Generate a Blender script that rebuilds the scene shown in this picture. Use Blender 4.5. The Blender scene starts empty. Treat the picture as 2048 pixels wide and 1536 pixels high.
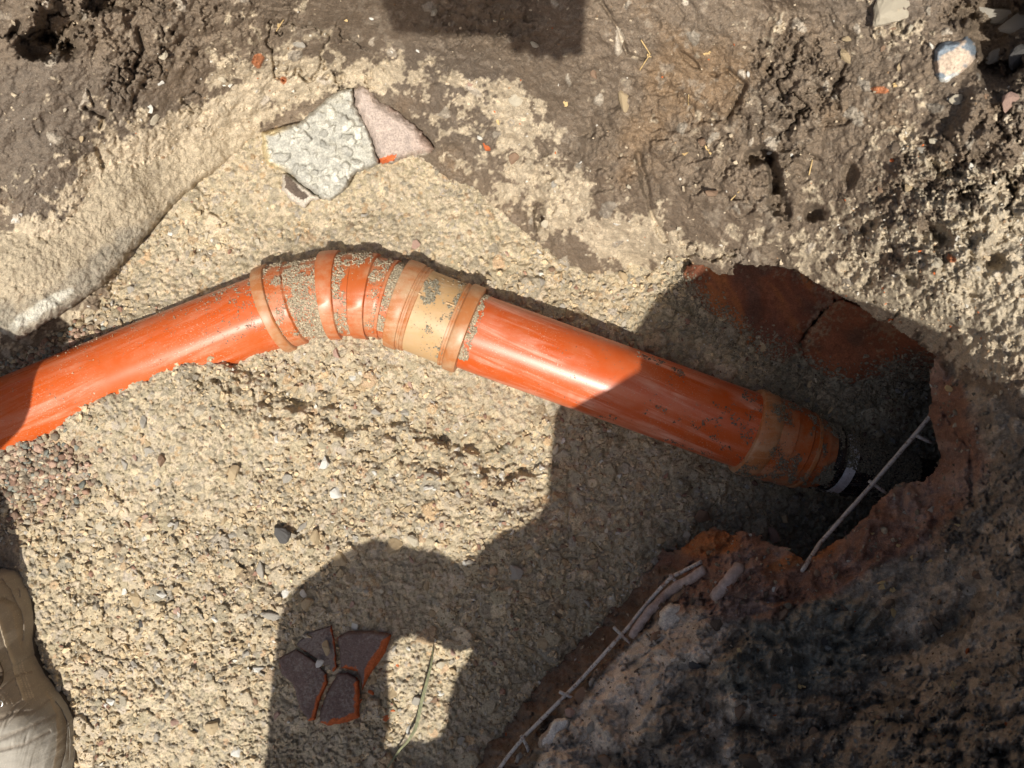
import bpy, bmesh, math, random
import numpy as np
from mathutils import Vector, Matrix
random.seed(7)
rng = np.random.default_rng(11)
sc = bpy.context.scene
COL = sc.collection

# ------------------------------------------------------------------ camera, sky, sun, exposure
H = 1.13                       # lens height over the trench floor, metres
S = 0.000733                   # metres per photo pixel on the floor plane
cam_d = bpy.data.cameras.new('camera'); cam = bpy.data.objects.new('camera', cam_d); COL.objects.link(cam)
cam.location = (0, 0, H); cam_d.sensor_width = 36.0
cam_d.lens = 18.0 * H / (1024 * S)
cam_d.clip_start = 0.02; cam_d.clip_end = 200
cam_d.dof.use_dof = True; cam_d.dof.focus_distance = 0.98; cam_d.dof.aperture_fstop = 13.0
sc.camera = cam
SUN_EL = 63.0; SHIFT = 1 / math.tan(math.radians(SUN_EL)); SAZ = 0.05   # light runs towards +y (up in the picture), a touch to +x
ld = Vector((SAZ * SHIFT, SHIFT, -1.0)).normalized()
sun_d = bpy.data.lights.new('sun', 'SUN'); sun_d.energy = 4.9; sun_d.angle = math.radians(0.53); sun_d.color = (1.0, 0.95, 0.86)
sun = bpy.data.objects.new('sun', sun_d); COL.objects.link(sun)
sun.rotation_euler = ld.to_track_quat('-Z', 'Y').to_euler()
w = bpy.data.worlds.new('World'); sc.world = w; w.use_nodes = True
nt = w.node_tree; bg = nt.nodes['Background']
sky = nt.nodes.new('ShaderNodeTexSky'); sky.sky_type = 'NISHITA'; sky.sun_disc = False
sky.sun_elevation = math.radians(SUN_EL); sky.sun_rotation = math.atan2(-ld.x, -ld.y)
sky.dust_density = 4.0; sky.ozone_density = 0.4; nt.links.new(sky.outputs[0], bg.inputs[0]); bg.inputs[1].default_value = 0.086
sc.view_settings.view_transform = 'Standard'; sc.view_settings.look = 'None'
sc.view_settings.gamma = 1; sc.view_settings.exposure = 0.15; sc.view_settings.use_curve_mapping = False

# ------------------------------------------------------------------ helpers
def W(u, v, h):
    k = 1 - h / H
    return Vector(((u - 1024) * S * k, (768 - v) * S * k, h))
def shadow_pt(u, v, h):        # a point at height h whose sun shadow falls on floor spot (u, v)
    p = W(u, v, 0)
    return Vector((p.x - SAZ * SHIFT * h, p.y - SHIFT * h, h))
def srgb(r, g, b):
    f = lambda c: ((c / 255) / 12.92) if c <= 10 else (((c / 255) + .055) / 1.055) ** 2.4
    return np.array([f(r), f(g), f(b)], np.float32)
def _h(ix, iy, s):
    a = ix.astype(np.int32).view(np.uint32); b = iy.astype(np.int32).view(np.uint32)
    n = a * np.uint32(374761393) + b * np.uint32(668265263) + np.uint32((s * 974634777) & 0xffffffff)
    n = (n ^ (n >> np.uint32(13))) * np.uint32(1274126177)
    n = (n ^ (n >> np.uint32(16))) * np.uint32(2246822519)
    return ((n ^ (n >> np.uint32(15))) & np.uint32(0xffffff)).astype(np.float32) / np.float32(16777215.0)
def vn(x, y, s=0):
    ix = np.floor(x); iy = np.floor(y); fx = (x - ix).astype(np.float32); fy = (y - iy).astype(np.float32)
    fx = fx * fx * fx * (fx * (fx * 6 - 15) + 10); fy = fy * fy * fy * (fy * (fy * 6 - 15) + 10)
    a = _h(ix, iy, s); b = _h(ix + 1, iy, s); c = _h(ix, iy + 1, s); d = _h(ix + 1, iy + 1, s)
    return ((a + (b - a) * fx) * (1 - fy) + (c + (d - c) * fx) * fy) * 2 - 1
def fbm(x, y, s=0, o=4, g=.5):
    t = 0; a = 1; n = 0
    for k in range(o):
        c, q = math.cos(k * 1.3 + .5), math.sin(k * 1.3 + .5)
        t = t + a * vn((x * c - y * q) * 2 ** k, (x * q + y * c) * 2 ** k, s + 17 * k); n += a; a *= g
    return t / n
def worley(x, y, s=0):
    ix = np.floor(x); iy = np.floor(y)
    f1 = np.full(x.shape, 9., np.float32); f2 = f1.copy(); r1 = np.zeros(x.shape, np.float32); r2 = r1.copy(); dx1 = r1.copy(); dy1 = r1.copy()
    for i in (-1, 0, 1):
        for j in (-1, 0, 1):
            cx = ix + i; cy = iy + j
            dx = (x - cx - _h(cx, cy, s)).astype(np.float32); dy = (y - cy - _h(cx, cy, s + 1)).astype(np.float32)
            d = np.sqrt(dx * dx + dy * dy); m = d < f1
            f2 = np.where(m, f1, np.minimum(f2, d))
            r1 = np.where(m, _h(cx, cy, s + 2), r1); r2 = np.where(m, _h(cx, cy, s + 3), r2)
            dx1 = np.where(m, dx, dx1); dy1 = np.where(m, dy, dy1); f1 = np.where(m, d, f1)
    return f1, f2, r1, r2, dx1, dy1
def stones(x, y, s, keep, fullness=.55, flat=1.0, steep=2.6, pw=.6):
    """angular stones bedded in the ground: height 0..1 (of a stone's own radius) and a random value per stone"""
    ix = np.floor(x); iy = np.floor(y)
    best = np.zeros(x.shape, np.float32); rid = np.full(x.shape, -1, np.float32); sz = np.zeros(x.shape, np.float32)
    for i in (-1, 0, 1):
        for j in (-1, 0, 1):
            cx = ix + i; cy = iy + j
            dx = (x - cx - .15 - .7 * _h(cx, cy, s)).astype(np.float32); dy = (y - cy - .15 - .7 * _h(cx, cy, s + 1)).astype(np.float32)
            R = .22 + (fullness - .1) * _h(cx, cy, s + 2) ** 1.3
            ph = _h(cx, cy, s + 3) * 6.283
            on = _h(cx, cy, s + 4) < keep
            d = np.zeros(x.shape, np.float32)
            for k in range(5):
                a = ph + k * 1.2566 + (_h(cx, cy, s + 10 + k) - .5) * .9
                rr = R * (.7 + .5 * _h(cx, cy, s + 20 + k))
                d = np.maximum(d, (dx * np.cos(a) + dy * np.sin(a)) / rr)
            d = .75 * d + .25 * np.sqrt(dx * dx + dy * dy) / R
            tilt = (dx * np.cos(ph * 3) + dy * np.sin(ph * 3)) * .5
            hh = R * (np.clip((1 - d) * steep, 0, 1) ** pw) * .75 * flat + np.where(d < 1, tilt * R * np.clip((1 - d) * 4, 0, 1), 0)
            hh = np.where(on & (d < 1), hh, 0)
            m = hh > best
            best = np.where(m, hh, best); rid = np.where(m, _h(cx, cy, s + 5), rid); sz = np.where(m, R, sz)
    return best, rid
def smooth(a, b, x):
    t = np.clip((x - a) / (b - a), 0, 1); return t * t * (3 - 2 * t)
class TPS:
    def __init__(self, pts, lam=1e-4):
        p = np.array(pts, float); self.c = p[:, :2] / 1000; n = len(p)
        K = self.k(np.linalg.norm(self.c[:, None] - self.c[None], axis=2)) + lam * np.eye(n)
        P = np.c_[np.ones(n), self.c]; A = np.block([[K, P], [P.T, np.zeros((3, 3))]])
        self.w = np.linalg.solve(A, np.r_[p[:, 2], 0, 0, 0])
    def k(self, r): return np.where(r > 0, r * r * np.log(np.maximum(r, 1e-9)), 0)
    def __call__(self, u, v):
        q = np.c_[np.ravel(u), np.ravel(v)] / 1000; out = np.empty(len(q))
        for i in range(0, len(q), 20000):
            b = q[i:i + 20000]
            out[i:i + 20000] = self.k(np.linalg.norm(b[:, None] - self.c[None], axis=2)) @ self.w[:-3] + self.w[-3] + b @ self.w[-2:]
        return out.reshape(np.shape(u))
def lerp_grid(cu, cv, Z, u, v):
    i = np.clip(np.searchsorted(cu, u) - 1, 0, len(cu) - 2); j = np.clip(np.searchsorted(cv, v) - 1, 0, len(cv) - 2)
    fu = (u - cu[i]) / (cu[i + 1] - cu[i]); fv = (v - cv[j]) / (cv[j + 1] - cv[j])
    return (Z[j, i] * (1 - fu) + Z[j, i + 1] * fu) * (1 - fv) + (Z[j + 1, i] * (1 - fu) + Z[j + 1, i + 1] * fu) * fv
def on_grid(tps, us, vs, step=14):
    cu = np.arange(us[0] - step, us[-1] + 2 * step, step); cv = np.arange(vs[0] - step, vs[-1] + 2 * step, step)
    Z = tps(*np.meshgrid(cu, cv)); U, V = np.meshgrid(us, vs)
    return lerp_grid(cu, cv, Z, U.ravel(), V.ravel()).reshape(U.shape).astype(np.float32)
def sdpoly(U, V, poly):
    """signed distance, positive inside"""
    p = np.array(poly, np.float32); q = np.roll(p, -1, 0)
    d = np.full(U.shape, 1e9, np.float32); ins = np.zeros(U.shape, bool)
    for (ax, ay), (bx, by) in zip(p, q):
        ex, ey = bx - ax, by - ay
        t = np.clip(((U - ax) * ex + (V - ay) * ey) / (ex * ex + ey * ey + 1e-9), 0, 1)
        d = np.minimum(d, (U - ax - t * ex) ** 2 + (V - ay - t * ey) ** 2)
        if ay != by:
            ins ^= ((ay > V) != (by > V)) & (U < ex * (V - ay) / (ey) + ax)
    d = np.sqrt(d); return np.where(ins, d, -d)
def dist_line(U, V, pts):
    d = np.full(U.shape, 1e9, np.float32)
    for (ax, ay), (bx, by) in zip(pts[:-1], pts[1:]):
        ex, ey = bx - ax, by - ay
        t = np.clip(((U - ax) * ex + (V - ay) * ey) / (ex * ex + ey * ey + 1e-9), 0, 1)
        d = np.minimum(d, np.sqrt((U - ax - t * ex) ** 2 + (V - ay - t * ey) ** 2))
    return d
def mesh_np(name, co, faces, col=None, mat=None, parent=None, smoothf=True):
    faces = np.asarray(faces, np.int32); n, k = faces.shape
    me = bpy.data.meshes.new(name)
    me.vertices.add(len(co)); me.vertices.foreach_set('co', np.asarray(co, np.float32).ravel())
    me.loops.add(n * k); me.loops.foreach_set('vertex_index', faces.ravel())
    me.polygons.add(n); me.polygons.foreach_set('loop_start', np.arange(0, n * k, k, dtype=np.int32))
    try: me.polygons.foreach_set('loop_total', np.full(n, k, np.int32))
    except Exception: pass
    me.polygons.foreach_set('use_smooth', np.full(n, smoothf))
    if col is not None:
        a = me.color_attributes.new('Col', 'FLOAT_COLOR', 'POINT')
        a.data.foreach_set('color', np.c_[col, np.ones(len(col))].astype(np.float32).ravel())
    me.update(calc_edges=True)
    o = bpy.data.objects.new(name, me); COL.objects.link(o)
    if mat: me.materials.append(mat)
    if parent: o.parent = parent
    return o
def sheet(name, us, vs, h, mask, col, mat, undercut=None, parent=None):
    U, V = np.meshgrid(us, vs); k = 1 - h / H
    co = np.stack([(U - 1024) * S * k, (768 - V) * S * k, h], -1).reshape(-1, 3)
    nv, nu = U.shape; idx = np.arange(nu * nv).reshape(nv, nu)
    q = mask[:-1, :-1] & mask[1:, :-1] & mask[:-1, 1:] & mask[1:, 1:]
    F = np.stack([idx[1:, :-1][q], idx[1:, 1:][q], idx[:-1, 1:][q], idx[:-1, :-1][q]], -1)
    cc = col.reshape(-1, 3)
    if undercut is not None:      # broken edge: drop from the rim down and back under the bank
        qp = np.pad(q, 1)
        E = []
        for (sl, a, b) in (((slice(2, None), slice(1, -1)), idx[1:, 1:], idx[1:, :-1]), ((slice(0, -2), slice(1, -1)), idx[:-1, :-1], idx[:-1, 1:]),
                           ((slice(1, -1), slice(2, None)), idx[:-1, 1:], idx[1:, 1:]), ((slice(1, -1), slice(0, -2)), idx[1:, :-1], idx[:-1, :-1])):
            m = q & ~qp[sl]; E.append(np.stack([a[m], b[m]], -1))
        E = np.concatenate(E); ids, inv = np.unique(E, return_inverse=True); inv = inv.reshape(E.shape)
        uu = U.ravel()[ids]; vv = V.ravel()[ids]; hh = h.ravel()[ids]
        base = len(co); rings = [ids]
        for (dh, out) in undercut:
            gx = np.clip((uu - undercut_c[0]) / 500, -1, 1) * out; gy = np.clip((vv - undercut_c[1]) / 500, -1, 1) * out
            h2 = np.maximum(hh - dh, -.08); k2 = 1 - h2 / H
            jit = vn(uu / 9, vv / 9 + dh * 900, 5) * 2.5
            ring = np.stack([(uu + gx + jit - 1024) * S * k2, (768 - vv - gy - jit) * S * k2, h2], -1)
            rings.append(np.arange(base, base + len(ids))); base += len(ids)
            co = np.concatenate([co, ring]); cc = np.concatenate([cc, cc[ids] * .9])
        for r0, r1 in zip(rings[:-1], rings[1:]):
            F = np.concatenate([F, np.stack([r0[inv[:, 0]], r0[inv[:, 1]], r1[inv[:, 1]], r1[inv[:, 0]]], -1)])
    used = np.unique(F); remap = np.full(len(co), -1); remap[used] = np.arange(len(used))
    return mesh_np(name, co[used], remap[F], cc[used], mat, parent)
undercut_c = (1600, 850)
def tag(o, label=None, cat=None, group=None, kind=None):
    if label: o['label'] = label
    if cat: o['category'] = cat
    if group: o['group'] = group
    if kind: o['kind'] = kind
    return o
def empty(name, loc=(0, 0, 0)):
    o = bpy.data.objects.new(name, None); COL.objects.link(o); o.location = loc; o.empty_display_size = .02
    return o
def adopt(o, p):       # parent keeping the world coordinates (parents are only moved, never turned)
    o.parent = p; o.matrix_parent_inverse = Matrix.Translation(-p.location); return o

# ------------------------------------------------------------------ materials
def principled(name):
    m = bpy.data.materials.new(name); m.use_nodes = True
    return m, m.node_tree, m.node_tree.nodes['Principled BSDF']
def nd(t, typ, **kw):
    n = t.nodes.new(typ)
    for k, v in kw.items():
        if k in n.inputs: n.inputs[k].default_value = v
        else: setattr(n, k, v)
    return n
def noise(t, scale, detail=4, rough=.55, vec=None, dist=0):
    n = nd(t, 'ShaderNodeTexNoise'); n.inputs['Scale'].default_value = scale; n.inputs['Detail'].default_value = detail
    n.inputs['Roughness'].default_value = rough; n.inputs['Distortion'].default_value = dist
    if vec: t.links.new(vec, n.inputs['Vector'])
    return n
def ramp(t, src, a, b, ca=(0, 0, 0, 1), cb=(1, 1, 1, 1)):
    r = nd(t, 'ShaderNodeValToRGB'); r.color_ramp.elements[0].position = a; r.color_ramp.elements[1].position = b
    r.color_ramp.elements[0].color = ca; r.color_ramp.elements[1].color = cb
    t.links.new(src, r.inputs[0]); return r
def mix(t, fac, a, b, mode='MIX'):
    n = nd(t, 'ShaderNodeMix', data_type='RGBA', blend_type=mode)
    for s, v in ((0, fac), (6, a), (7, b)):
        if isinstance(v, (int, float)): n.inputs[s].default_value = v
        elif isinstance(v, (tuple, list, np.ndarray)): n.inputs[s].default_value = (*[float(c) for c in v[:3]], 1)
        else: t.links.new(v, n.inputs[s])
    return n.outputs[2]
def bump(t, src, strength, dist, normal=None):
    b = nd(t, 'ShaderNodeBump'); b.inputs['Strength'].default_value = strength; b.inputs['Distance'].default_value = dist
    t.links.new(src, b.inputs['Height'])
    if normal: t.links.new(normal, b.inputs['Normal'])
    return b.outputs[0]
def earth(name, grain=700, rough=.95, speck=.12, b1=.9, spec=.15):
    m, t, p = principled(name)
    tc = nd(t, 'ShaderNodeTexCoord'); g = tc.outputs['Object']
    a = nd(t, 'ShaderNodeVertexColor', layer_name='Col')
    n1 = noise(t, grain, 3, .7, g); n2 = noise(t, grain * .28, 4, .6, g); n3 = noise(t, 1500, 1, .5, g)
    c = mix(t, 1.0, a.outputs[0], ramp(t, n1.outputs[0], .3, .7, (.66, .66, .66, 1), (1.3, 1.28, 1.25, 1)).outputs[0], 'MULTIPLY')
    c = mix(t, 1.0, c, ramp(t, n2.outputs[0], .3, .7, (.82, .82, .83, 1), (1.16, 1.15, 1.13, 1)).outputs[0], 'MULTIPLY')
    sp = ramp(t, n3.outputs[0], .69, .72)
    mul = nd(t, 'ShaderNodeMath', operation='MULTIPLY'); t.links.new(sp.outputs[0], mul.inputs[0]); mul.inputs[1].default_value = speck
    c = mix(t, mul.outputs[0], c, (.75, .70, .6))
    t.links.new(c, p.inputs['Base Color']); p.inputs['Roughness'].default_value = rough
    p.inputs['Specular IOR Level'].default_value = spec
    nb = bump(t, n2.outputs[0], b1, .004); nb = bump(t, n1.outputs[0], b1, .0016, nb)
    t.links.new(nb, p.inputs['Normal'])
    return m
M = {}
M['sand'] = earth('sandy_gravel', 650, .97, .10, .9, .1)
M['clay'] = earth('brown_clay', 520, .72, .45, .7, .3)
M['rock'] = earth('rock', 420, .85, .12, .6, .2)
M['terracotta'] = earth('terracotta', 500, .8, .06, .5, .2)
M['brick'] = earth('brick', 900, .95, .02, .6, .1)
def plastic(name, base, scuff, rough=.32, dust=.25, scr=.55, axis_rot=0.0, streak=(6, 90, 90)):
    m, t, p = principled(name)
    tc = nd(t, 'ShaderNodeTexCoord'); g = tc.outputs['Object']
    mp = nd(t, 'ShaderNodeMapping'); t.links.new(g, mp.inputs[0]); mp.inputs['Rotation'].default_value = (0, 0, axis_rot)
    mp2 = nd(t, 'ShaderNodeMapping'); t.links.new(mp.outputs[0], mp2.inputs[0]); mp2.inputs['Scale'].default_value = streak
    n1 = noise(t, 1.0, 5, .65, mp2.outputs[0], .6)            # long scuffs
    n2 = noise(t, 9, 4, .6, g)                                # where scuffs gather
    n3 = noise(t, 600, 2, .6, g); n4 = noise(t, 26, 5, .7, g)
    s1 = ramp(t, n1.outputs[0], .47, .70); s2 = ramp(t, n2.outputs[0], .40, .62)
    mu = nd(t, 'ShaderNodeMath', operation='MULTIPLY'); t.links.new(s1.outputs[0], mu.inputs[0]); t.links.new(s2.outputs[0], mu.inputs[1])
    mv = nd(t, 'ShaderNodeMath', operation='MULTIPLY'); t.links.new(mu.outputs[0], mv.inputs[0]); mv.inputs[1].default_value = scr
    c = mix(t, mv.outputs[0], base, scuff)
    d = ramp(t, n4.outputs[0], .44, .74); dm = nd(t, 'ShaderNodeMath', operation='MULTIPLY'); t.links.new(d.outputs[0], dm.inputs[0]); dm.inputs[1].default_value = dust
    c = mix(t, dm.outputs[0], c, (.5, .36, .22))
    sp = ramp(t, n3.outputs[0], .63, .68); sm = nd(t, 'ShaderNodeMath', operation='MULTIPLY'); t.links.new(sp.outputs[0], sm.inputs[0]); t.links.new(s2.outputs[0], sm.inputs[1])
    c = mix(t, sm.outputs[0], c, (.6, .42, .3))
    t.links.new(c, p.inputs['Base Color'])
    rr = nd(t, 'ShaderNodeMapRange'); t.links.new(mu.outputs[0], rr.inputs[0]); rr.inputs[3].default_value = rough; rr.inputs[4].default_value = .6
    t.links.new(rr.outputs[0], p.inputs['Roughness'])
    t.links.new(bump(t, n3.outputs[0], .05, .0004), p.inputs['Normal'])
    return m
M['pvc_left'] = plastic('orange_pvc_left', (.54, .092, .014), (.80, .44, .30), .27, .14, .35, math.radians(-24))
M['pvc_right'] = plastic('orange_pvc_right', (.54, .088, .014), (.84, .50, .38), .34, .15, .9, math.radians(24), (5, 60, 60))
M['pvc_bend'] = plastic('orange_pvc_fitting', (.46, .105, .022), (.7, .42, .28), .38, .7, .5)
M['pvc_tan'] = plastic('tan_pvc_fitting', (.50, .31, .14), (.72, .55, .38), .45, .8, .7)
M['pvc_collar'] = plastic('brown_pvc_collar', (.42, .155, .05), (.7, .45, .3), .42, .9, .6)
M['black'] = plastic('black_rubber', (.012, .013, .018), (.5, .5, .52), .22, .15, .25)
m, t, p = principled('galvanised_wire'); tc = nd(t, 'ShaderNodeTexCoord')
n1 = noise(t, 260, 4, .7, tc.outputs['Object']); n2 = noise(t, 30, 3, .6, tc.outputs['Object'])
c = mix(t, ramp(t, n1.outputs[0], .52, .64).outputs[0], (.52, .49, .45), (.2, .15, .12)); c = mix(t, ramp(t, n2.outputs[0], .6, .72).outputs[0], c, (.22, .08, .03))
t.links.new(c, p.inputs['Base Color']); p.inputs['Roughness'].default_value = .7; t.links.new(bump(t, n1.outputs[0], .3, .0006), p.inputs['Normal']); M['wire'] = m
def simple(name, col, rough=.7, vary=.25, scale=60, spec=.3, bmp=.3, metal=0):
    m, t, p = principled(name); tc = nd(t, 'ShaderNodeTexCoord')
    n1 = noise(t, scale, 5, .65, tc.outputs['Object'])
    lo = tuple(c * (1 - vary) for c in col); hi = tuple(min(1, c * (1 + vary)) for c in col)
    t.links.new(mix(t, ramp(t, n1.outputs[0], .3, .7).outputs[0], lo, hi), p.inputs['Base Color'])
    p.inputs['Roughness'].default_value = rough; p.inputs['Specular IOR Level'].default_value = spec; p.inputs['Metallic'].default_value = metal
    t.links.new(bump(t, n1.outputs[0], bmp, .001), p.inputs['Normal']); return m
M['sole'] = simple('brown_rubber_sole', (.07, .055, .04), .8, .3)
M['mortar'] = simple('mortar_crust', (.36, .29, .26), .9, .35, 140, .2, .9)
M['straw'] = simple('dry_straw', (.56, .40, .19), .8, .35, 300)
M['grass'] = simple('wilted_grass', (.17, .17, .09), .6, .5, 200)
M['phone'] = simple('phone_case', (.03, .03, .035), .35, .1)
M['skin'] = simple('skin', (.45, .26, .18), .55, .1, 90)
M['jacket'] = simple('grey_jacket_cloth', (.12, .13, .15), .9, .2, 400)
M['jeans'] = simple('blue_work_trousers', (.06, .08, .13), .9, .25, 500)
M['hair'] = simple('dark_hair', (.04, .025, .015), .7, .4, 300)
M['metal'] = simple('dull_eyelet_metal', (.3, .28, .25), .35, .2, 200, .5, .2, 1)
# worn leather
m, t, p = principled('scuffed_leather'); tc = nd(t, 'ShaderNodeTexCoord'); g = tc.outputs['Object']
mp = nd(t, 'ShaderNodeMapping'); t.links.new(g, mp.inputs[0]); mp.inputs['Rotation'].default_value = (0, 0, .5); mp.inputs['Scale'].default_value = (30, 44, 40)
n1 = noise(t, 1, 6, .65, mp.outputs[0], .5); n2 = noise(t, 14, 5, .6, g); n3 = noise(t, 700, 3, .6, g)
a = nd(t, 'ShaderNodeVertexColor', layer_name='Col')
c = mix(t, 1, a.outputs[0], ramp(t, n1.outputs[0], .3, .7, (.86, .85, .84, 1), (1.12, 1.11, 1.1, 1)).outputs[0], 'MULTIPLY')
c = mix(t, ramp(t, n2.outputs[0], .6, .9).outputs[0], c, (.34, .31, .26)); 
sp = ramp(t, n3.outputs[0], .64, .68); c = mix(t, sp.outputs[0], c, (.5, .43, .32))
t.links.new(c, p.inputs['Base Color']); p.inputs['Roughness'].default_value = .72
t.links.new(bump(t, n3.outputs[0], .25, .0008, bump(t, n1.outputs[0], .5, .002)), p.inputs['Normal']); M['leather'] = m

# ------------------------------------------------------------------ the ground: heights in metres at photo spots
def axis_coords(a0, a1, lo, hi, fine=2.0, coarse=20.0):
    m = 240; return np.concatenate([np.arange(a0, lo - m, coarse), np.arange(lo - m, lo, 6), np.arange(lo, hi, fine), np.arange(hi, hi + m, 6), np.arange(hi + m, a1, coarse)]).astype(np.float32)
US = axis_coords(-700, 2720, -20, 2068); VS = axis_coords(-620, 2220, -20, 1556)
U, V = np.meshgrid(US, VS)

FLOOR = TPS([(600, 450, .012), (800, 400, .018), (1000, 510, .01), (450, 470, .01), (1200, 600, .0), (720, 440, .018), (350, 470, .015), (600, 330, .02),
    (150, 680, .004), (60, 720, -.005), (-200, 800, -.02), (400, 555, .022), (480, 522, .028), (590, 510, .03), (700, 488, .034), (850, 522, .032), (960, 558, .026), (1100, 615, .014), (1200, 655, .004), (1400, 725, .006), (1300, 590, .01), (1450, 620, .02),
    (0, 896, .052), (110, 862, .058), (160, 822, .072), (230, 777, .081), (340, 714, .083), (430, 695, .078), (520, 708, .055), (600, 705, .035), (680, 685, .042), (780, 703, .033),
    (-200, 960, .05), (300, 900, .066), (500, 850, .050), (700, 800, .030), (850, 760, .015), (300, 1100, .045), (100, 1000, .035), (600, 1100, .022), (900, 900, .012),
    (1000, 800, -.002), (1200, 900, -.012), (1400, 970, -.02), (1500, 1010, -.02), (1600, 1060, -.02), (1300, 1100, 0), (1000, 1200, .008), (700, 1300, .015), (400, 1400, .03),
    (200, 1300, .022), (30, 1300, .01), (-200, 1300, .01), (1000, 1450, 0), (1150, 1280, -.01), (1600, 740, .03), (1690, 790, .068), (1740, 850, .062), (1800, 760, .085), (1850, 800, .07), (1870, 700, .09),
    (1645, 1000, .0), (1780, 980, .03), (1720, 985, .02), (1900, 900, .04), (1640, 830, .045), (2100, 800, .05), (-600, 1000, .0), (600, 1900, .02), (-600, 1900, .02), (1600, 1900, 0),
    (1024, -500, .0), (-600, 0, 0), (2600, 0, 0), (2600, 1700, 0), (400, 100, 0), (1500, 300, 0), (1000, 250, 0)])
BANK = TPS([(520, 290, .0), (640, 170, .075), (700, 215, .055), (830, 305, .012), (900, 362, .0), (1000, 428, .0), (1100, 498, -.002), (1200, 548, -.002), (1290, 535, .0),
    (900, 450, -.08), (700, 400, -.06), (1100, 610, -.1), (600, 500, -.1), (400, 620, -.12), (1250, 720, -.1), (600, 900, -.12), (900, 1200, -.14), (300, 1200, -.14), (-100, 1100, -.14),
    (720, 130, .10), (850, 200, .11), (1000, 300, .10), (1130, 400, .09), (1250, 460, .10), (1330, 512, .07), (1450, 545, .15), (1600, 535, .23), (1750, 630, .29), (1870, 705, .34),
    (1000, 120, .25), (1300, 220, .26), (1500, 300, .30), (1700, 400, .37), (1000, 0, .35), (700, 0, .30), (400, 100, .19), (200, 100, .27), (0, 0, .34), (0, 250, .22), (80, 420, .145),
    (200, 330, .13), (330, 210, .14), (500, 180, .10), (150, 590, .02), (300, 430, .01), (0, 600, .05), (-300, 450, .10), (-300, 620, -.05), (-400, 0, .36),
    (1500, 0, .40), (1800, 100, .46), (2048, 0, .50), (2048, 400, .50), (1900, 600, .44), (2048, 760, .49), (1960, 850, .43), (1960, 1000, .38), (2048, 1100, .46), (1868, 830, .31), (1885, 930, .29),
    (1800, 1100, .29), (1740, 1030, .25), (1640, 1112, .215), (1560, 1088, .17), (1430, 1062, .10), (1380, 1085, .07),
    (1500, 1200, .215), (1380, 1230, .18), (1280, 1380, .17), (1170, 1490, .15), (1100, 1540, .145), (1600, 1350, .26), (1800, 1350, .34), (2048, 1400, .50), (2048, 1540, .54), (1500, 1540, .29), (1750, 1540, .40), (1900, 1240, .36),
    (1410, 1160, .14), (1310, 1225, .115), (1200, 1345, .10), (1120, 1430, .095), (1030, 1540, .09), (1345, 1130, .02), (1240, 1212, -.008), (1140, 1312, -.015), (1040, 1430, -.015), (950, 1545, -.015),
    (1200, 1080, -.14), (1000, 1280, -.14), (880, 1460, -.14), (1400, 930, -.12), (1600, 900, -.1), (600, 1900, -.12), (-300, 1900, -.12), (1200, 1900, .12), (1700, 1900, .4), (2500, 1900, .6),
    (2600, 1200, .58), (2600, 600, .58), (2600, 0, .58), (2200, -500, .58), (1500, -500, .55), (900, -500, .52), (300, -500, .50), (-500, -500, .48)])
hf = on_grid(FLOOR, US, VS); hb = on_grid(BANK, US, VS)
OV = [(1335, 513), (1370, 518), (1395, 535), (1420, 538), (1440, 553), (1466, 549), (1470, 530), (1500, 530), (1545, 533), (1590, 542), (1640, 570), (1668, 590), (1700, 600), (1745, 632), (1790, 655),
      (1822, 682), (1850, 700), (1872, 712), (1862, 740), (1858, 800), (1858, 838), (1868, 870), (1877, 905), (1872, 930), (1845, 962), (1800, 968), (1775, 985), (1742, 1022),
      (1718, 1040), (1704, 1062), (1660, 1090), (1630, 1108), (1608, 1120), (1575, 1095), (1540, 1082), (1500, 1064), (1465, 1066), (1430, 1056), (1395, 1068), (1350, 1100), (1200, 1100), (1000, 900), (1250, 620)]
UF, VF = U, V
ovsd = sdpoly(U[::1], V, OV)
def full(a, idx, fill=0.0):
    o = np.full(UF.size, fill, np.float32) if a.ndim == 1 else np.full((UF.size, a.shape[1]), fill, np.float32)
    o[idx] = a; return o.reshape(UF.shape + a.shape[1:])
# ---- floor
fcand = np.flatnonzero(((hf > hb - .10) | (ovsd > -70)).ravel())
U = UF.ravel()[fcand]; V = VF.ravel()[fcand]; hf1 = hf.ravel()[fcand]
X = ((U - 1024) * S).astype(np.float32); Y = ((768 - V) * S).astype(np.float32)
wx = X + fbm(X * 40, Y * 40, 3, 3) * .004; wy = Y + fbm(X * 40, Y * 40, 9, 3) * .004
coarse = smooth(-.2, .3, fbm(X * 6, Y * 6, 21, 4) * 1.9 + np.clip((V - 640) / 420, -1, .6) * .95 + .5 * np.exp(-((V - 520) / 50) ** 2 - ((U - 950) / 420) ** 2))
tdist = dist_line(U, V, [(440, 745), (560, 800), (700, 850), (860, 880), (1000, 930), (1080, 960)])
trough = np.exp(-(tdist / 60) ** 2)
coarse = np.clip(coarse + trough * .6, 0, 1)
hA, ia = stones(wx / .027, wy / .027, 100, .46, .48, 1, 4.5, .45)
hB, ib = stones(wx / .0115, wy / .0115, 200, .72, .58, 1, 4.0, .45)
hC, ic = stones(wx / .0055, wy / .0055, 300, .9, .62, 1, 3.2, .5)
dA = hA * .027 * .72 * coarse; dB = hB * .0115 * .95 * (.30 + .70 * coarse); dc = hC * .0055 * 1.15
d = dA; top = np.where(dA >= dB, ia, ib); d = np.maximum(dA, dB); top = np.where(dc > d, ic, top); d = np.maximum(d, dc)
crk = np.abs(fbm(X * 34, Y * 34, 33, 4)); crk = np.exp(-(crk / .03) ** 2) * smooth(-.1, .35, fbm(X * 9, Y * 9, 34, 2) + coarse * .3 - .1)
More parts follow.
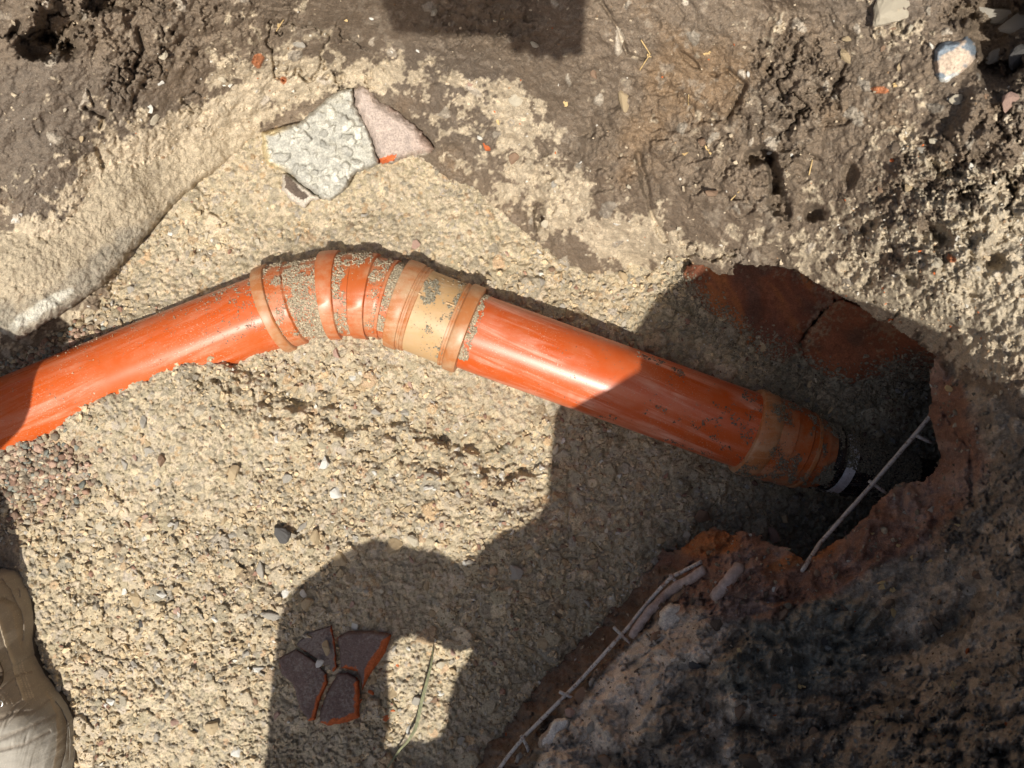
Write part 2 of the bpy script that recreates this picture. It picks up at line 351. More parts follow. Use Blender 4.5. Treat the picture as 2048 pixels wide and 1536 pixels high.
d = d + fbm(X * 22, Y * 22, 31, 3) * .006 + fbm(X * 120, Y * 120, 41, 4, .65) * .0044 * np.where(np.maximum(dA, dB) > .0015, .4, 1) - crk * .004 - trough * np.clip(fbm(X * 34, Y * 50, 52, 4) + .35, 0, 1) * .030 + fbm(X * 4.5, Y * 4.5, 53, 3) * .008
d = d + fbm(X * 14 + Y * 6, Y * 30, 61, 4) * .004
hfd1 = hf1 + d; rn = np.where(top < 0, .5, top)
sandc = np.array([.53, .452, .325], np.float32)
base = sandc * (1 + .12 * fbm(X * 8, Y * 8, 71, 3)[..., None])
st = (.72 + .5 * rn)[..., None] * np.stack([1 + .05 * (rn - .5), np.ones_like(rn), 1 - .1 * (rn * 7 % 1 - .5)], -1)
fc = base * st
grey = ((rn * 13.7) % 1 > .84) & (top >= 0); fc[grey] = fc[grey] * np.array([.82, .85, .92])
warm = ((rn * 29.3) % 1 > .93) & (top >= 0); fc[warm] *= np.array([.95, .82, .72])
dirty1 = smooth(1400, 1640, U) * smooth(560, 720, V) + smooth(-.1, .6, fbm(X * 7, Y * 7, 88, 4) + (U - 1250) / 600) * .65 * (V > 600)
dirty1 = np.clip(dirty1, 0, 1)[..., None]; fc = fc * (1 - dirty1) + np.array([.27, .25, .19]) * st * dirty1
redz = np.exp(-((U - 40) / 120) ** 4 - ((V - 955) / 65) ** 4) + np.exp(-((U - 110) / 110) ** 4 - ((V - 690) / 55) ** 4) + (U < 40) * (V > 700) * .8
redz = np.clip(redz, 0, 1)[..., None] * .85
fc = fc * (1 - redz) + np.array([.27, .19, .13]) * (.6 + .9 * ((rn * 5.7) % 1))[..., None] * redz
hfd = hf.copy(); hfd.ravel()[fcand] = hfd1; coarse = full(coarse, fcand); dirty = full(dirty1, fcand)
fmask = ((hfd > hb - .08) | (ovsd > -60))
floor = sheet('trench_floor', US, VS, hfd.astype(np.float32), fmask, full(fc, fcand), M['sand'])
tag(floor, kind='structure')
# ---- clay bank
bcand = np.flatnonzero(((ovsd < 12) & (hb > np.minimum(hf, .05) - .07)).ravel())
U = UF.ravel()[bcand]; V = VF.ravel()[bcand]; hb1 = hb.ravel()[bcand]
X = ((U - 1024) * S * .75).astype(np.float32); Y = ((768 - V) * S * .75).astype(np.float32)
wx = X + fbm(X * 14, Y * 14, 3, 3) * .022 + fbm(X * 60, Y * 60, 4, 3) * .005; wy = Y + fbm(X * 14, Y * 14, 9, 3) * .022 + fbm(X * 60, Y * 60, 5, 3) * .005
def blob(u, v, ru, rv, rot=0):
    c, s_ = math.cos(math.radians(rot)), math.sin(math.radians(rot))
    a = (U - u) * c + (V - v) * s_; b = -(U - u) * s_ + (V - v) * c
    return np.exp(-(a / ru) ** 2 - (b / rv) ** 2)
lowp = [(1330, 1050), (1560, 1050), (1860, 720), (1900, 760), (1985, 800), (2100, 880), (2800, 1000), (2800, 2300), (900, 2300), (900, 1560), (1150, 1250)]
low = smooth(-10, 14, sdpoly(U, V, lowp) + fbm(X * 30, Y * 30, 99, 4) * 25)
f1, f2, r1, r2, dx, dy = worley(wx / .055, wy / .042, 500)
g1, g2, q1, q2, ex, ey = worley(wx / .026 + 7, wy / .020, 600)
rough_m = np.clip(smooth(.0, .45, fbm(X * 9, Y * 9, 90, 4) * 1.2 + blob(1870, 480, 330, 260) * .55 - blob(160, 240, 260, 220) * .22 + blob(1250, 400, 200, 120) * .3) + low * .6 * smooth(1180, 1350, V), 0, 1)
big = .010 * (1 - f1) + .16 * .05 * (dx * (r2 - .5) + dy * (r1 - .5))
med = .008 * (1 - g1) + .3 * .024 * (ex * (q2 - .5) + ey * (q1 - .5))
ridg = np.abs(fbm(X * 17 + 3, Y * 17, 111, 5, .6)); cmask = smooth(.02, .35, fbm(X * 9, Y * 9, 121, 4)) ; cr = np.exp(-(ridg / (.006 + .028 * cmask)) ** 2) * cmask
ridg2 = np.abs(fbm(X * 44 + 9, Y * 44, 113, 4, .6)); cr2 = np.exp(-(ridg2 / .03) ** 2) * smooth(.1, .4, fbm(X * 14, Y * 14, 123, 3)) * (.25 + .75 * rough_m)
tl = fbm(X * 9, Y * 9 * 1.2, 125, 6, .62) * 3.6; led = (np.floor(tl) + smooth(.0, .16, tl - np.floor(tl))) * .0085
tl2 = fbm(X * 26, Y * 26, 126, 5, .65) * 2.6; led2 = (np.floor(tl2) + smooth(.0, .2, tl2 - np.floor(tl2))) * .0045
bil = -np.abs(fbm(X * 38, Y * 38, 127, 4, .6)) * .013
db = big * (.3 + .7 * rough_m) + med * (.10 + .9 * rough_m) + led * (.28 + .55 * rough_m) + led2 * (.15 + .85 * rough_m) + bil * (.18 + .62 * rough_m) + fbm(X * 12, Y * 12, 131, 4) * .012 + fbm(X * 48, Y * 48, 136, 4, .65) * .0046 + fbm(X * 150, Y * 150, 141, 4, .7) * .0026 * (.5 + rough_m) - (cr * .015 + cr2 * .007) * (1 - .65 * low)
sx = (X * .8 + Y * .6); sy = (-X * .6 + Y * .8); db = db + fbm(sx * 9, sy * 60, 151, 3) * .0026 * (1 - rough_m)     # smears left by the digging
hs, isd = stones(X / .0075, Y / .0075, 700, .8, .6); hs2, is2 = stones(X / .015, Y / .015, 720, .35, .5)
nz = fbm(X * 18, Y * 18, 160, 5, .6); nz2 = fbm(X * 60, Y * 60, 170, 4, .65); nz3 = fbm(X * 150, Y * 150, 175, 3, .7)
sand = (blob(250, 440, 330, 120, -38) * 1.3 + blob(400, 260, 200, 60, -25) * 1.0 + blob(650, 150, 130, 50) * .8 + blob(1000, 260, 130, 90, 45) * .80 + blob(820, 150, 60, 45) * .45
        + blob(1180, 440, 170, 80, 30) * .85 + blob(1330, 485, 120, 30, 10) * .7 + blob(1960, 470, 230, 200) * .95 + blob(1700, 570, 260, 50, 28) * .9 + blob(2048, 620, 150, 130) * .9
        + blob(1830, 60, 110, 70) * .3 + blob(930, 350, 150, 30, 45) * .35 + blob(60, 480, 100, 60) * .7)
sw = smooth(.46, .64, sand + nz * .62 + nz2 * .55 + nz3 * .5)
swl1 = sw * (1 - low)
sand_crust = np.array([.50, .42, .305]); grey_crust = np.array([.46, .395, .295])
clay = np.array([.185, .142, .102]) * (1 + .32 * fbm(X * 10, Y * 10, 180, 5, .6)[..., None]) * (1 + .18 * nz3[..., None])
och = smooth(.22, .75, fbm(X * 9, Y * 9, 190, 5, .6) + blob(1330, 110, 150, 70, 35) * .4 + blob(1400, 160, 160, 50) * .25 + nz2 * .2)[..., None] * .55
clay = clay * (1 - och) + np.array([.27, .175, .095]) * och
dk = smooth(.05, .5, fbm(X * 5, Y * 5, 200, 4) + blob(150, 330, 200, 200) * .5 + blob(600, 70, 250, 60) * .3)[..., None] * .5
clay = clay * (1 - dk) + np.array([.13, .108, .088]) * dk
pw_ = smooth(.30, .55, nz2 * .7 + nz3 * .6 + fbm(X * 11, Y * 11, 177, 3) * .5)[..., None] * .55
clay = clay * (1 - pw_) + np.array([.33, .28, .22]) * pw_
red = (blob(1480, 1100, 150, 55, 10) * 1.2 + blob(1640, 1130, 190, 60, -25) + blob(1780, 1040, 110, 70, -40) + blob(1900, 900, 70, 170) + blob(1500, 1190, 140, 60, -15) + blob(1330, 1160, 60, 60) + blob(1870, 760, 50, 60))
redw = smooth(.35, .8, red + nz * .5)[..., None]
redc = np.array([.235, .125, .085]) * (1 + .35 * nz[..., None] + .2 * nz2[..., None]); pale = smooth(.0, .5, fbm(X * 20, Y * 20, 210, 4) + nz2 * .3)[..., None] * .6
redc = redc * (1 - pale) + np.array([.36, .27, .23]) * pale
org = smooth(.3, .6, blob(1400, 1085, 90, 35, 0) + blob(1600, 1115, 110, 22, -20) * .8 + nz * .35)[..., None]; redc = redc * (1 - org) + np.array([.34, .135, .05]) * org
earthw = smooth(.35, .6, np.exp(-(dist_line(U, V, [(1330, 1170), (1200, 1290), (1100, 1400), (960, 1560)]) / 44) ** 4) + nz * .2)[..., None]
mort = smooth(.2, .5, np.exp(-(dist_line(U, V, [(1390, 1250), (1290, 1350), (1190, 1470), (1110, 1600)]) / 70) ** 4) * .8 + blob(1500, 1400, 160, 120) * .2 + nz * .45 + nz2 * .3)[..., None]
dkcf = smooth(.35, .65, blob(1640, 1290, 150, 90, -15) + blob(1490, 1340, 110, 60) * .6 + blob(1560, 1230, 130, 40) * .6 + nz * .35); dkc = dkcf[..., None]
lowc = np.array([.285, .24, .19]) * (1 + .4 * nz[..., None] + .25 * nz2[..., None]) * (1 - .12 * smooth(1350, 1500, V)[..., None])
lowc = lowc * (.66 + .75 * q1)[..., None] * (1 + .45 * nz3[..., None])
lowc = lowc * (1 - mort) + np.array([.54, .47, .39]) * (1 + .3 * nz2[..., None] + .2 * nz3[..., None]) * (.75 + .5 * q1)[..., None] * mort
lowc = lowc * (1 - dkc) + np.array([.215, .205, .17]) * (1 + .35 * nz2[..., None] + .2 * nz3[..., None]) * dkc
lowc = lowc * (1 - redw) + redc * redw
lowc = lowc * (1 - earthw) + np.array([.175, .122, .085]) * (1 + .6 * nz2[..., None]) * earthw
gw = smooth(.3, .7, blob(1960, 480, 300, 260))[..., None]; crust = sand_crust * (1 - gw) + grey_crust * gw
crust = crust * (.80 + .4 * np.where(isd < 0, .4, isd))[..., None]
bc = clay * (1 - sw[..., None]) + crust * sw[..., None]
db = db + swl1 * (hs * .0075 * .75 + hs2 * .015 * .5)
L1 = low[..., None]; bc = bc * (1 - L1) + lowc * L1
c1, c2, c3, c4, _, _ = worley(wx / .017, wy / .017, 800); k1, _, k3, _, _, _ = worley(wx / .009, wy / .009, 820)
db = db + low * (.010 * (1 - g1) + .006 * (1 - c1))
db = db + low * (dkcf * (.012 * (1 - c1) + .006 * (1 - k1) + .005 * c3) + smooth(1330, 1480, V) * (.022 * (.7 - f1) * (r1 > .3) + .010 * (1 - g1) + .004 * (1 - k1)) + .003 * (1 - k1))
db = db + earthw[..., 0] * (fbm(X * 55, Y * 55, 232, 4, .65) * .016 + (1 - k1) * .003)
db = db + low * redw[..., 0] * (np.abs(fbm(X * 22, Y * 22, 230, 4)) * .03 + fbm(X * 50, Y * 50, 231, 3) * .006)
h3, i3 = stones(wx / .018 + 40, wy / .018, 740, .09, .35); pick = (h3 > .05) & (low < .5)
db = db + np.where(pick, h3 * .018 * .6, 0); bc[pick] = (np.array([.46, .40, .32]) * (.6 + .6 * i3[pick])[..., None])
orr = pick & ((i3 * 17 % 1) > .93); bc[orr] = np.array([.42, .16, .07])
def dent(u, v, ru, rv, depth, rot=0, p=4):
    c, s_ = math.cos(math.radians(rot)), math.sin(math.radians(rot)); q = 1 + .7 * fbm(X * 45, Y * 45, 240, 5, .6)
    a = ((U - u) * c + (V - v) * s_) / (ru * q); b = (-(U - u) * s_ + (V - v) * c) / (rv * q)
    return -depth * np.exp(-(a * a + b * b) ** (p / 2))
db = db + dent(92, 95, 52, 28, .06) + dent(130, 48, 48, 44, .07, -30) + dent(225, 6, 66, 18, .05) + dent(30, 60, 8, 22, .02, 30) + dent(1525, 315, 30, 16, .05) + dent(1548, 350, 15, 40, .04, -12)
db = db + dent(1078, 430, 8, 30, .028, 8) + dent(1560, 400, 20, 46, .035, -15) + dent(1630, 430, 24, 13, .03) + dent(1735, 455, 26, 16, .022, -30) + dent(2005, 45, 72, 95, .065, -25, 5) + dent(1990, 150, 45, 32, .03)
db = db + dent(1880, 470, 26, 12, .022, 40) + dent(1985, 520, 30, 14, .02, 20) + dent(1700, 350, 12, 26, .02, 10) + dent(1820, 560, 24, 12, .02, 30)
for pts, wd, dp in (([(1275, 310), (1290, 360), (1300, 420), (1330, 480)], 6, .018), ([(1200, 0), (1235, 55), (1255, 110), (1290, 120)], 4, .009), ([(1350, 95), (1400, 140), (1430, 150)], 4, .010),
                    ([(1455, 140), (1490, 170), (1470, 210), (1450, 245)], 7, .018), ([(1560, 300), (1600, 300), (1640, 320)], 3, .008), ([(1570, 200), (1680, 165), (1700, 130)], 3.5, .010),
                    ([(1640, 250), (1690, 245), (1760, 215)], 3, .007), ([(1860, 320), (1880, 345), (1925, 350)], 6, .014), ([(1690, 130), (1665, 190), (1675, 215)], 5, .012),
                    ([(280, 60), (285, 100), (270, 130)], 5, .016), ([(170, 215), (210, 235), (200, 255)], 5, .016), ([(175, 180), (190, 215)], 4, .01), ([(270, 190), (262, 220)], 4, .010), ([(195, 300), (205, 330)], 4, .01),
                    ([(1890, 830), (1940, 900), (1945, 1010)], 6, .012), ([(1750, 1310), (1840, 1290), (1930, 1230), (1950, 1180)], 20, .02),
                    ([(1420, 1420), (1540, 1480), (1680, 1440), (1760, 1400)], 18, .018), ([(1330, 1275), (1290, 1310), (1250, 1340)], 4, .010)):
    db = db - dp * np.exp(-((dist_line(U, V, pts) + fbm(X * 50, Y * 50, 250, 4) * 7) / wd) ** 2)
hbd = hb.copy(); hbd.ravel()[bcand] = hb1 + db
swl = full(swl1, bcand); low = full(low, bcand)[..., None]
nsd = fbm(UF * S * 60, VF * S * 60, 260, 4, .6) * 9
bmask = (ovsd + nsd < 0) & (hbd > np.minimum(hf, .05) - .035)
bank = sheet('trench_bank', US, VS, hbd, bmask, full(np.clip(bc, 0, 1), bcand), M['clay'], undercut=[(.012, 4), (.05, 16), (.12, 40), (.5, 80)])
tag(bank, kind='structure')
U, V = UF, VF
print('ground done')

def hfloor(u, v): return float(lerp_grid(US, VS, hfd, np.array([u], float), np.array([v], float))[0])
def hbank(u, v): return float(lerp_grid(US, VS, hbd, np.array([u], float), np.array([v], float))[0])
def hground(u, v):
    a, b = hfloor(u, v), hbank(u, v)
    in_ov = sdpoly(np.array([[u]], float), np.array([[v]], float), OV)[0, 0] > 0
    return a if in_ov else max(a, b)

# ------------------------------------------------------------------ lumps: broken slabs and stones cut from an outline, with real thickness
def lump(name, poly, hfun, thick, edge, mat, colf, step=2.0, ragged=3.0, rough=.002, pebble=0, peb_h=.6, wobble=.004, skirt=.03, parent=None, seed=0, noise_f=120, hmod=None):
    p = np.array(poly, float); us = np.arange(p[:, 0].min() - 8, p[:, 0].max() + 8, step); vs = np.arange(p[:, 1].min() - 8, p[:, 1].max() + 8, step)
    u, v = np.meshgrid(us.astype(np.float32), vs.astype(np.float32)); x = (u - 1024) * S; y = (768 - v) * S
    s = sdpoly(u, v, poly) + fbm(x * 110, y * 110, seed + 1, 4, .6) * ragged
    hb_ = hfun(u, v)
    t_ = np.clip(s / edge, 0, 1); prof = np.sqrt(np.clip(1 - (1 - t_) ** 2, 0, 1))
    h = hb_ + thick * prof - skirt * (t_ <= 0.0) + fbm(x * 25, y * 25, seed + 2, 3) * wobble * prof + fbm(x * noise_f, y * noise_f, seed + 3, 4, .6) * rough
    ids = np.full(u.shape, .5, np.float32)
    if pebble:
        ph, ids = stones((x + fbm(x * 50, y * 50, seed + 5, 3) * .006) / pebble, (y + fbm(x * 50, y * 50, seed + 6, 3) * .006) / pebble, seed + 900, .74, .62, 1, 3.2, .5); h = h + ph * pebble * peb_h * prof
    if hmod is not None: h = h + hmod(u, v, x, y)
    c = colf(u, v, x, y, s, np.where(ids < 0, .3, ids))
    return sheet(name, us.astype(np.float32), vs.astype(np.float32), h.astype(np.float32), s > -3.5, c.astype(np.float32), mat, parent=parent)
def flat(c, vary=.2, f=40, seed=0):
    c = np.array(c, np.float32)
    return lambda u, v, x, y, s, i: c * (1 + vary * fbm(x * f, y * f, seed, 4)[..., None])
def plane_h(pts):
    T = TPS(pts, 1e-3); return lambda u, v: T(u, v)
# old concrete footing on the left, sand on top and a bare grey face
foot_poly = [(-450, 560), (-60, 658), (0, 662), (33, 681), (60, 668), (95, 645), (125, 628), (165, 600), (205, 572), (250, 520), (300, 465), (350, 410), (400, 366), (450, 330), (515, 278), (560, 225),
             (560, 150), (480, 120), (300, 170), (150, 260), (20, 380), (-450, 300)]
def foot_col(u, v, x, y, s, i):
    near = smooth(70, 30, dist_line(u, v, foot_poly[2:12]) + fbm(x * 60, y * 60, 3, 4) * 22 + smooth(200, 350, u) * 45)[..., None]
    c = np.array([.52, .44, .32]) * (.8 + .3 * i)[..., None] * (1 + .15 * fbm(x * 12, y * 12, 8, 4)[..., None])
    f_ = np.array([.32, .285, .225]) * (1 + .3 * fbm(x * 200, y * 200, 9, 3)[..., None] + .2 * fbm(x * 30, y * 90, 10, 3)[..., None])
    wsp = smooth(.0, .4, np.exp(-((u - 75) / 70) ** 2 - ((v - 620 + (u - 75) * .6) / 16) ** 2) + fbm(x * 120, y * 120, 12, 3) * .3 - .25)[..., None]
    f_ = f_ * (1 - wsp) + np.array([.6, .58, .5]) * wsp
    return c * (1 - near) + f_ * near
fo = lump('concrete_footing', foot_poly, plane_h([(30, 680, .06), (-400, 560, .06), (125, 628, .05), (250, 520, .025), (350, 410, .0), (510, 280, -.012), (560, 225, .0), (400, 240, .035), (230, 380, .075), (20, 520, .10), (-400, 440, .10), (200, 480, .055), (300, 170, .06), (20, 380, .10)]),
          .026, 15, M['sand'], foot_col, ragged=4, rough=.0022, pebble=.0065, wobble=.007, skirt=.06, seed=40)
tag(fo, 'old concrete footing with bare grey edge and sandy top, left of the pipe', 'concrete footing')
# white pebbly lump and pink sandstone above the bend
def q2(l): return [(500 + a / 5.12, 130 + b / 5.12) for a, b in l]
wl = q2([(115, 690), (250, 660), (500, 590), (650, 460), (800, 340), (930, 250), (1050, 240), (1075, 400), (1130, 520), (1230, 690), (1280, 850), (1330, 1010), (1050, 1130), (1000, 1250), (830, 1395), (740, 1370), (560, 1240), (380, 1100), (340, 1095), (170, 1020), (130, 850)])
def wl_col(u, v, x, y, s, i):
    c = np.array([.53, .52, .46]) * (.62 + .6 * i)[..., None] * (1 + .22 * fbm(x * 90, y * 90, 5, 4)[..., None])
    g_ = smooth(.1, .5, fbm(x * 40, y * 40, 6, 4))[..., None] * .4; c = c * (1 - g_) + np.array([.42, .40, .33]) * g_
    e = (smooth(14, 5, s) * smooth(590, 545, u))[..., None]; return c * (1 - e) + np.array([.60, .50, .30]) * e
lo = lump('concrete_lump', wl, lambda u, v: .018 + (450 - v) * .00018, 0.026, 10, M['rock'], wl_col, ragged=4, rough=.0030, pebble=.0105, wobble=.006, skirt=.04, seed=60, peb_h=1.15, noise_f=160)
tag(lo, 'white lump of pebbly concrete half buried above the pipe bend', 'concrete lump')
ps = q2([(1070, 235), (1160, 190), (1230, 240), (1330, 360), (1500, 460), (1700, 610), (1780, 700), (1885, 850), (1850, 900), (1560, 960), (1480, 1000), (1335, 1010), (1262, 850), (1205, 690), (1105, 520), (1055, 400)])
def ps_col(u, v, x, y, s, i):
    c = np.array([.44, .365, .32]) * (1 + .15 * fbm(x * 50, y * 50, 15, 4)[..., None])
    pk = smooth(.0, .5, fbm(x * 25, y * 25, 16, 3) + (u - 780) / 90)[..., None] * .6; c = c * (1 - pk) + np.array([.47, .34, .28]) * pk
    wh = smooth(.3, .8, (v - 285 - (850 - u) * .15) / 40 + fbm(x * 90, y * 90, 17, 4) * .5)[..., None]; c = c * (1 - wh) + np.array([.62, .59, .5]) * wh
    orp = (np.exp(-((u - 774) / 16) ** 4 - ((v - 319 + (u - 774) * .25) / 6) ** 4) > .3 + fbm(x * 300, y * 300, 18, 3) * .5); c[orp & (np.exp(-((u - 774) / 20) ** 4 - ((v - 319 + (u - 774) * .25) / 8) ** 4) > .3)] = np.array([.62, .15, .05]); return c
so = lump('sandstone_piece', ps, lambda u, v: .018 + (450 - v) * .00018, .030, 22, M['rock'], ps_col, ragged=5, rough=.0012, wobble=.004, skirt=.04, seed=70)
tag(so, 'pink sandstone piece with orange spot against the white concrete lump', 'stone')
fl = q2([(330, 1110), (380, 1105), (560, 1245), (740, 1375), (640, 1385), (560, 1470), (430, 1400), (320, 1280)])
fo2 = lump('slate_flake', fl, lambda u, v: .02 + v * 0, .016, 8, M['rock'], lambda u, v, x, y, s, i: np.where((smooth(14, 2, s + (v - 375) * -.2) * 1. > .5 + .3 * fbm(x * 150, y * 150, 3, 3))[..., None], np.array([.52, .47, .4]), np.array([.13, .10, .08])) * (1 + .2 * fbm(x * 100, y * 100, 4, 3)[..., None]),
            ragged=3, rough=.002, skirt=.03, seed=80)
tag(fo2, 'dark brown flake with pale rim under the white concrete lump', 'stone')

# terracotta slabs under the overhanging bank, cracked in two
def q3(l): return [(1300 + a / 3.151, 480 + b / 3.151) for a, b in l]
def tc_col(u, v, x, y, s, i):
    c = np.array([.195, .074, .042]) * (1 + .22 * fbm(x * 30, y * 30, 25, 4)[..., None])
    br = smooth(.05, .45, fbm((x * .6 - y * .8) * 8, (x * .8 + y * .6) * 30, 27, 4))[..., None] * .7; c = c * (1 - br) + np.array([.38, .145, .05]) * br
    dk_ = smooth(.1, .5, fbm(x * 22, y * 22, 28, 4))[..., None] * .8; c = c * (1 - dk_) + np.array([.12, .065, .048]) * dk_
    du = smooth(.2, .5, fbm(x * 260, y * 260, 29, 3) + fbm(x * 20, y * 20, 30, 4) * .9 + (24 - s) / 70)[..., None] * .6; return c * (1 - du) + np.array([.26, .2, .14]) * du
ta = q3([(190, 220), (270, 130), (560, 60), (900, 160), (1150, 280), (1240, 360), (1170, 400), (1060, 480), (1020, 530), (960, 620), (980, 760), (840, 800), (620, 700), (380, 520), (215, 330)])
T1 = plane_h([(1330, 535, .0), (1420, 630, .012), (1560, 720, .018), (1620, 650, .06), (1500, 580, .06), (1400, 520, .05), (1600, 540, .13), (1690, 600, .15), (1450, 530, .08)])
to = lump('terracotta_slab', ta, T1, .016, 26, M['terracotta'], tc_col, ragged=12, rough=.0014, wobble=.012, skirt=.05, seed=90)
tag(to, 'upper dark red terracotta slab dusted with sand under the overhanging bank', 'terracotta slab')
tb = q3([(1172, 380), (1260, 380), (1450, 480), (1700, 560), (1850, 700), (1830, 800), (1760, 900), (1600, 900), (1450, 880), (1300, 930), (1200, 960), (1040, 840), (972, 760), (950, 640), (1018, 538), (1058, 486)])
T2 = plane_h([(1600, 690, .045), (1680, 740, .065), (1760, 730, .09), (1860, 740, .10), (1640, 650, .06), (1700, 610, .15), (1780, 660, .18), (1860, 700, .22), (1740, 690, .10)])
to2 = lump('terracotta_slab', tb, T2, .02, 8, M['terracotta'], lambda *a: tc_col(*a) * np.array([1.2, 1.15, 1.0]), ragged=7, rough=.0014, wobble=.010, skirt=.05, seed=97)
tag(to2, 'brighter orange terracotta slab with dark smudge right of the crack', 'terracotta slab')

# ------------------------------------------------------------------ the drain pipe
def frame_at(t):
    t = t.normalized(); up = Vector((0, 0, 1)); a = t.cross(up).normalized(); b = a.cross(t).normalized(); return a, b
def sweep(name, path, radii, mat, parent=None, seg=72, cap=True, keep=True):
    P = [Vector(p) for p in path]; n = len(P); co = []; F = []
    for i in range(n):
        t = (P[min(i + 1, n - 1)] - P[max(i - 1, 0)]); a, b = frame_at(t)
        for k in range(seg):
            th = 2 * math.pi * k / seg; co.append(P[i] + (a * math.cos(th) + b * math.sin(th)) * radii[i])
    for i in range(n - 1):
        for k in range(seg):
            k2 = (k + 1) % seg; F.append((i * seg + k, i * seg + k2, (i + 1) * seg + k2, (i + 1) * seg + k))
    if cap: F.append(tuple(range(seg - 1, -1, -1))); F.append(tuple((n - 1) * seg + k for k in range(seg)))
    me = bpy.data.meshes.new(name); me.from_pydata([tuple(c) for c in co], [], F); me.update()
    me.polygons.foreach_set('use_smooth', [True] * len(me.polygons)); me.materials.append(mat)
    o = bpy.data.objects.new(name, me); COL.objects.link(o)
    es = o.modifiers.new('edge', 'EDGE_SPLIT'); es.split_angle = math.radians(38)
    if parent: adopt(o, parent)
    return o
AX = [(-520, 1010, .030), (0, 838, .036), (300, 716, .040), (545, 621, .045), (600, 603, .047), (660, 591, .048), (735, 592, .049), (790, 604, .05), (870, 634, .05), (955, 667, .05), (1500, 863, .05), (1600, 899, .046), (1700, 930, .040), (1900, 990, .03)]
AXW = [W(*a) for a in AX]
def axis_u(u):           # point on the axis at photo column u (smooth between knots)
    u = float(u)
    us_ = [a[0] for a in AX]; i = max(1, min(len(AX) - 2, next((k for k, x in enumerate(us_) if x >= u), len(AX) - 1)))
    a, b = AXW[i - 1], AXW[i]; f = (u - us_[i - 1]) / (us_[i] - us_[i - 1])
    if 560 < u < 860:      # catmull-rom through the bend
        p0 = AXW[max(i - 2, 0)]; p3 = AXW[min(i + 1, len(AXW) - 1)]
        m0 = (b - p0) * ((us_[i] - us_[i - 1]) / (us_[i] - us_[max(i - 2, 0)])); m1 = (p3 - a) * ((us_[i] - us_[i - 1]) / (us_[min(i + 1, len(us_) - 1)] - us_[i - 1]))
        f2 = f * f; f3 = f2 * f
        return (2 * f3 - 3 * f2 + 1) * a + (f3 - 2 * f2 + f) * m0 + (-2 * f3 + 3 * f2) * b + (f3 - f2) * m1
    return a.lerp(b, f)
def seg_u(name, prof, mat, parent, **k):
    return sweep(name, [axis_u(u) for u, r in prof], [r for u, r in prof], mat, parent, **k)
def fine(u0, u1, r, n): return [(u0 + (u1 - u0) * i / n, r) for i in range(n + 1)]
pipe = empty('drain_pipe', AXW[7]); tag(pipe, 'orange plastic drain pipe with bend and tan coupling lying in the gravel', 'pipe')
sa = seg_u('pipe_section', fine(-520, 556, .0535, 20), M['pvc_left'], pipe); sa['label'] = 'glossy orange pipe section running off to the left'
b1 = seg_u('bend_fitting', [(556, .0590), (566, .0592)] + fine(567, 592, .0592, 4) + [(594, .0588), (597, .0555)] + fine(602, 660, .0545, 10), M['pvc_bend'], pipe)
seg_u('collar', [(542, .0570), (544, .0625), (546, .0632), (562, .0632), (565, .0625), (567, .0595)], M['pvc_collar'], b1)
b2 = seg_u('bend_fitting', [(655, .0570)] + fine(680, 712, .0580, 6) + fine(748, 772, .0560, 4) + fine(775, 800, .0545, 4), M['pvc_bend'], pipe)
seg_u('collar', [(653, .0560), (655, .0618), (657, .0624), (680, .0624), (683, .0616), (685, .0580)], M['pvc_bend'], b2)
seg_u('socket_band', [(712, .0580), (714, .0604), (716, .0608), (744, .0608), (747, .0604), (749, .0560)], M['pvc_bend'], b2)
seg_u('rib', [(774, .0555), (775, .0572), (780, .0572), (781, .0545)], M['pvc_bend'], b2)
cp = seg_u('coupling', fine(826, 912, .0592, 8), M['pvc_tan'], pipe); cp['label'] = 'tan plastic coupling between bend and right pipe'
seg_u('collar', [(795, .0560), (797, .0628), (799, .0636), (819, .0636), (822, .0626), (823, .0604), (826, .0604), (827, .0616), (830, .0616), (831, .0602), (833, .0610), (836, .0610), (838, .0592)], M['pvc_collar'], cp)
seg_u('collar', [(906, .0592), (907, .0612), (911, .0612), (912, .0600), (915, .0602), (917, .0628), (919, .0638), (935, .0638), (940, .0630), (942, .0560)], M['pvc_collar'], cp)
sb = seg_u('pipe_section', fine(935, 1510, .0548, 16), M['pvc_right'], pipe); sb['label'] = 'scuffed orange pipe section half in shadow'
rd = seg_u('reducer', [(1524, .0592)] + fine(1526, 1555, .0590, 2) + [(1556, .0575)] + fine(1558, 1586, .057, 2) + [(1589, .0540), (1606, .0535), (1608, .0510), (1624, .0505), (1626, .047), (1640, .046)], M['pvc_bend'], pipe)
seg_u('collar', [(1490, .0560), (1492, .0605), (1496, .0622), (1516, .0622), (1521, .0612), (1526, .0590)], M['pvc_collar'], rd)
seg_u('rib', [(1598, .0530), (1599, .0556), (1603, .0556), (1604, .0530)], M['pvc_collar'], rd)
bk = seg_u('black_sleeve', [(1630, .046), (1646, .046), (1647, .050), (1653, .050), (1654, .046), (1760, .045), (1840, .044)], M['black'], pipe)
seg_u('glint_band', [(1662, .0462), (1663, .0475), (1680, .0475), (1681, .0462)], simple('painted_glint', (.62, .62, .64), .3, .35, 120, .6, .1), bk)  # added pale ring standing in for the sky's reflection on the glossy sleeve
